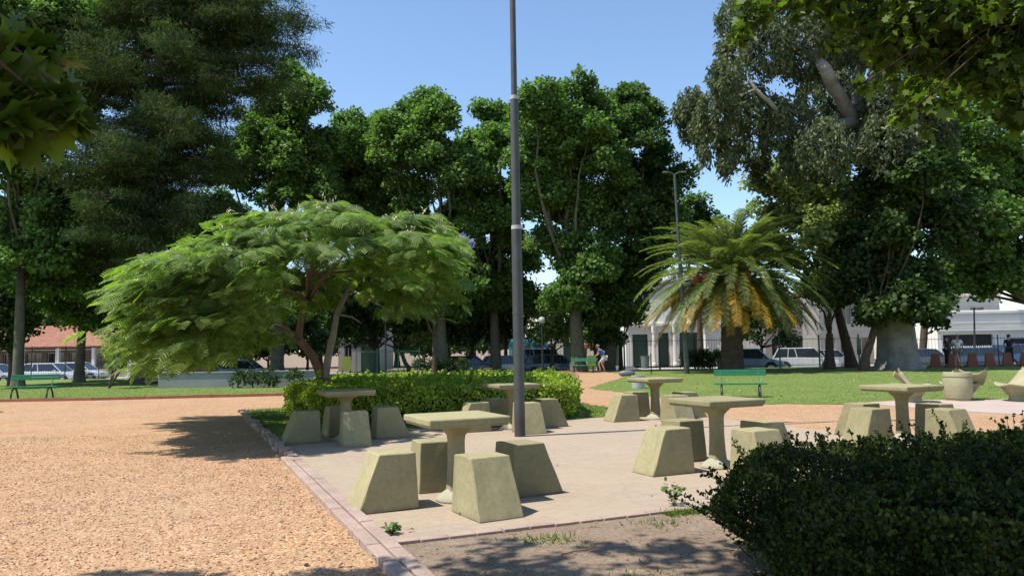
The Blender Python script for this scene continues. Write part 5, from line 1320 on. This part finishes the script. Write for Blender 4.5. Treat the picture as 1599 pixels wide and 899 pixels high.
# ------------------------------------------------------------------ people
def skin_obj(name, verts, edges, mat, parent, root=0):
    me = bpy.data.meshes.new(name); me.from_pydata([v[:3] for v in verts], edges, [])
    o = link(name, me, mat, parent)
    sk = o.modifiers.new('skin', 'SKIN'); 
    for i, v in enumerate(verts):
        r = v[3]; sv = me.skin_vertices[0].data[i]; sv.radius = (r, r) if not isinstance(r, tuple) else r; sv.use_root = (i == root)
    sk.use_smooth_shade = True
    sb = o.modifiers.new('sub', 'SUBSURF'); sb.levels = 1; sb.render_levels = 1
    return o
def person(loc, rz, label, shirt, bottoms, short=True, cap=None, pose='stand', s=1.0):
    e = empty('person', loc, rz, label, 'person'); e.scale = (s,) * 3
    if pose == 'stand':
        J = dict(pel=(0, 0, .96), waist=(0, 0, 1.10), chest=(0, 0, 1.30), neck=(0, 0, 1.47), head=(0, -.01, 1.56), crown=(0, -.01, 1.68), sL=(-.18, 0, 1.41), eL=(-.25, .02, 1.14), hL=(-.22, -.12, .95), sR=(.18, 0, 1.41), eR=(.27, -.02, 1.16), hR=(.16, -.2, 1.12),
                 pL=(-.09, 0, .92), kL=(-.11, -.02, .50), aL=(-.12, .02, .09), tL=(-.13, -.14, .04), pR=(.09, 0, .92), kR=(.12, .0, .50), aR=(.13, .04, .09), tR=(.15, -.12, .04))
    else:   # leaning forward with bent knees
        J = dict(pel=(0, .10, .86), waist=(0, .04, .99), chest=(0, -.10, 1.16), neck=(0, -.2, 1.30), head=(0, -.25, 1.38), crown=(0, -.29, 1.49), sL=(-.18, -.14, 1.24), eL=(-.24, -.26, 1.02), hL=(-.18, -.42, .92), sR=(.18, -.14, 1.24), eR=(.24, -.24, 1.0), hR=(.18, -.40, .90),
                 pL=(-.09, .10, .82), kL=(-.12, -.08, .47), aL=(-.12, .10, .09), tL=(-.13, -.06, .04), pR=(.09, .10, .82), kR=(.12, -.2, .50), aR=(.13, -.1, .12), tR=(.14, -.26, .06))
    rad = dict(pel=.13, waist=.115, chest=.14, neck=.05, head=.085, crown=.07, sL=.055, eL=.042, hL=.035, sR=.055, eR=.042, hR=.035, pL=.085, kL=.058, aL=.04, tL=.035, pR=.085, kR=.058, aR=.04, tR=.035)
    E = [('pel', 'waist'), ('waist', 'chest'), ('chest', 'neck'), ('neck', 'head'), ('head', 'crown'), ('chest', 'sL'), ('sL', 'eL'), ('eL', 'hL'), ('chest', 'sR'), ('sR', 'eR'), ('eR', 'hR'), ('pel', 'pL'), ('pL', 'kL'), ('kL', 'aL'), ('aL', 'tL'), ('pel', 'pR'), ('pR', 'kR'), ('kR', 'aR'), ('aR', 'tR')]
    ks = list(J); skin_obj('body', [(*J[k], rad[k]) for k in ks], [(ks.index(a), ks.index(b)) for a, b in E], M['skin'], e)
    def lp(a, b, t): return tuple(x + (y - x) * t for x, y in zip(J[a], J[b]))
    V = [(*J['pel'], .145), (*J['waist'], .135), (*J['chest'], .16), (*lp('chest', 'neck', .65), .075), (*J['sL'], .07), (*lp('sL', 'eL', .6), .06), (*J['sR'], .07), (*lp('sR', 'eR', .6), .06)]
    skin_obj('shirt', V, [(0, 1), (1, 2), (2, 3), (2, 4), (4, 5), (2, 6), (6, 7)], M[shirt], e)
    t = .85 if short else 1.0
    V = [(*J['pel'], .15)]
    Ed = []
    for s_ in 'LR':
        i = len(V); V += [(*J['p' + s_], .105), (*lp('p' + s_, 'k' + s_, t), .082)]; Ed += [(0, i), (i, i + 1)]
        if not short: V.append((*lp('k' + s_, 'a' + s_, .9), .06)); Ed.append((i + 1, i + 2))
    skin_obj('shorts' if short else 'trousers', V, Ed, M[bottoms], e)
    h = Vector(J['head']).lerp(Vector(J['crown']), .6)
    MB().ico(h + Vector((0, .018, .035)), .105, (1, 1.05, .85), 2).build('cap' if cap else 'hair', M[cap or 'hair'], e, smooth=True)
    for s_ in 'LR':
        c = Vector(J['a' + s_]).lerp(Vector(J['t' + s_]), .5); MB().ico(c + Vector((0, -.02, -.02)), .06, (.8, 2.0, .7), 1).build('shoe', M['cloth_d'], e, smooth=True)
    return e
person((X(1496, 41.3), 41.3, .02), R(160), 'person in white shirt, cap and brown shorts standing with back turned at the fence', 'cloth_w', 'cloth_k', True, 'cloth_k', s=1.02)
person((X(1479, 43.2), 43.2, .02), R(30), 'person in dark clothes standing close beside the one in white', 'cloth_d', 'cloth_d', False)
person((X(1577, 43.2), 43.2, .02), R(-40), 'person in dark clothes near the outer end of the iron fence', 'cloth_d', 'cloth_d', False)
person((X(941, 43.6), 43.6, .02), R(-110), 'person in blue top and pale shorts bending forward at the path gate', 'cloth_b', 'cloth_l', True, 'cloth_k', 'lean')

# ------------------------------------------------------------------ light
SUN_EL = R(62); az = Vector((-.96, -.28)).normalized()
sd = Vector((az.x * math.cos(SUN_EL), az.y * math.cos(SUN_EL), math.sin(SUN_EL)))
sun = bpy.data.lights.new('sun', 'SUN'); sun.energy = 4.7; sun.angle = R(.53); sun.color = (1, .95, .87)
so = bpy.data.objects.new('sun', sun); COL.objects.link(so); so.rotation_euler = sd.to_track_quat('Z', 'Y').to_euler(); so.location = (-20, -5, 40)
wd = bpy.data.worlds.new('World'); scene.world = wd; wd.use_nodes = True; nt = wd.node_tree
sky = nt.nodes.new('ShaderNodeTexSky'); sky.sky_type = 'NISHITA'; sky.sun_disc = False; sky.sun_elevation = SUN_EL; sky.sun_rotation = math.atan2(az.x, az.y) % (2 * math.pi)
sky.air_density = 1.1; sky.dust_density = 0.1; sky.ozone_density = 3.6
bg = nt.nodes['Background']; bg.inputs[1].default_value = 0.138; nt.links.new(sky.outputs[0], bg.inputs[0])
scene.view_settings.view_transform = 'Standard'; scene.view_settings.look = 'None'; scene.view_settings.exposure = 0.58; scene.view_settings.gamma = 1
scene.render.engine = 'CYCLES'
cy = scene.cycles
cy.max_bounces = 6; cy.diffuse_bounces = 2; cy.glossy_bounces = 2; cy.transmission_bounces = 3; cy.use_denoising = True
cy.use_adaptive_sampling = True
print('faces', sum(len(o.data.polygons) for o in scene.objects if o.type == 'MESH'))
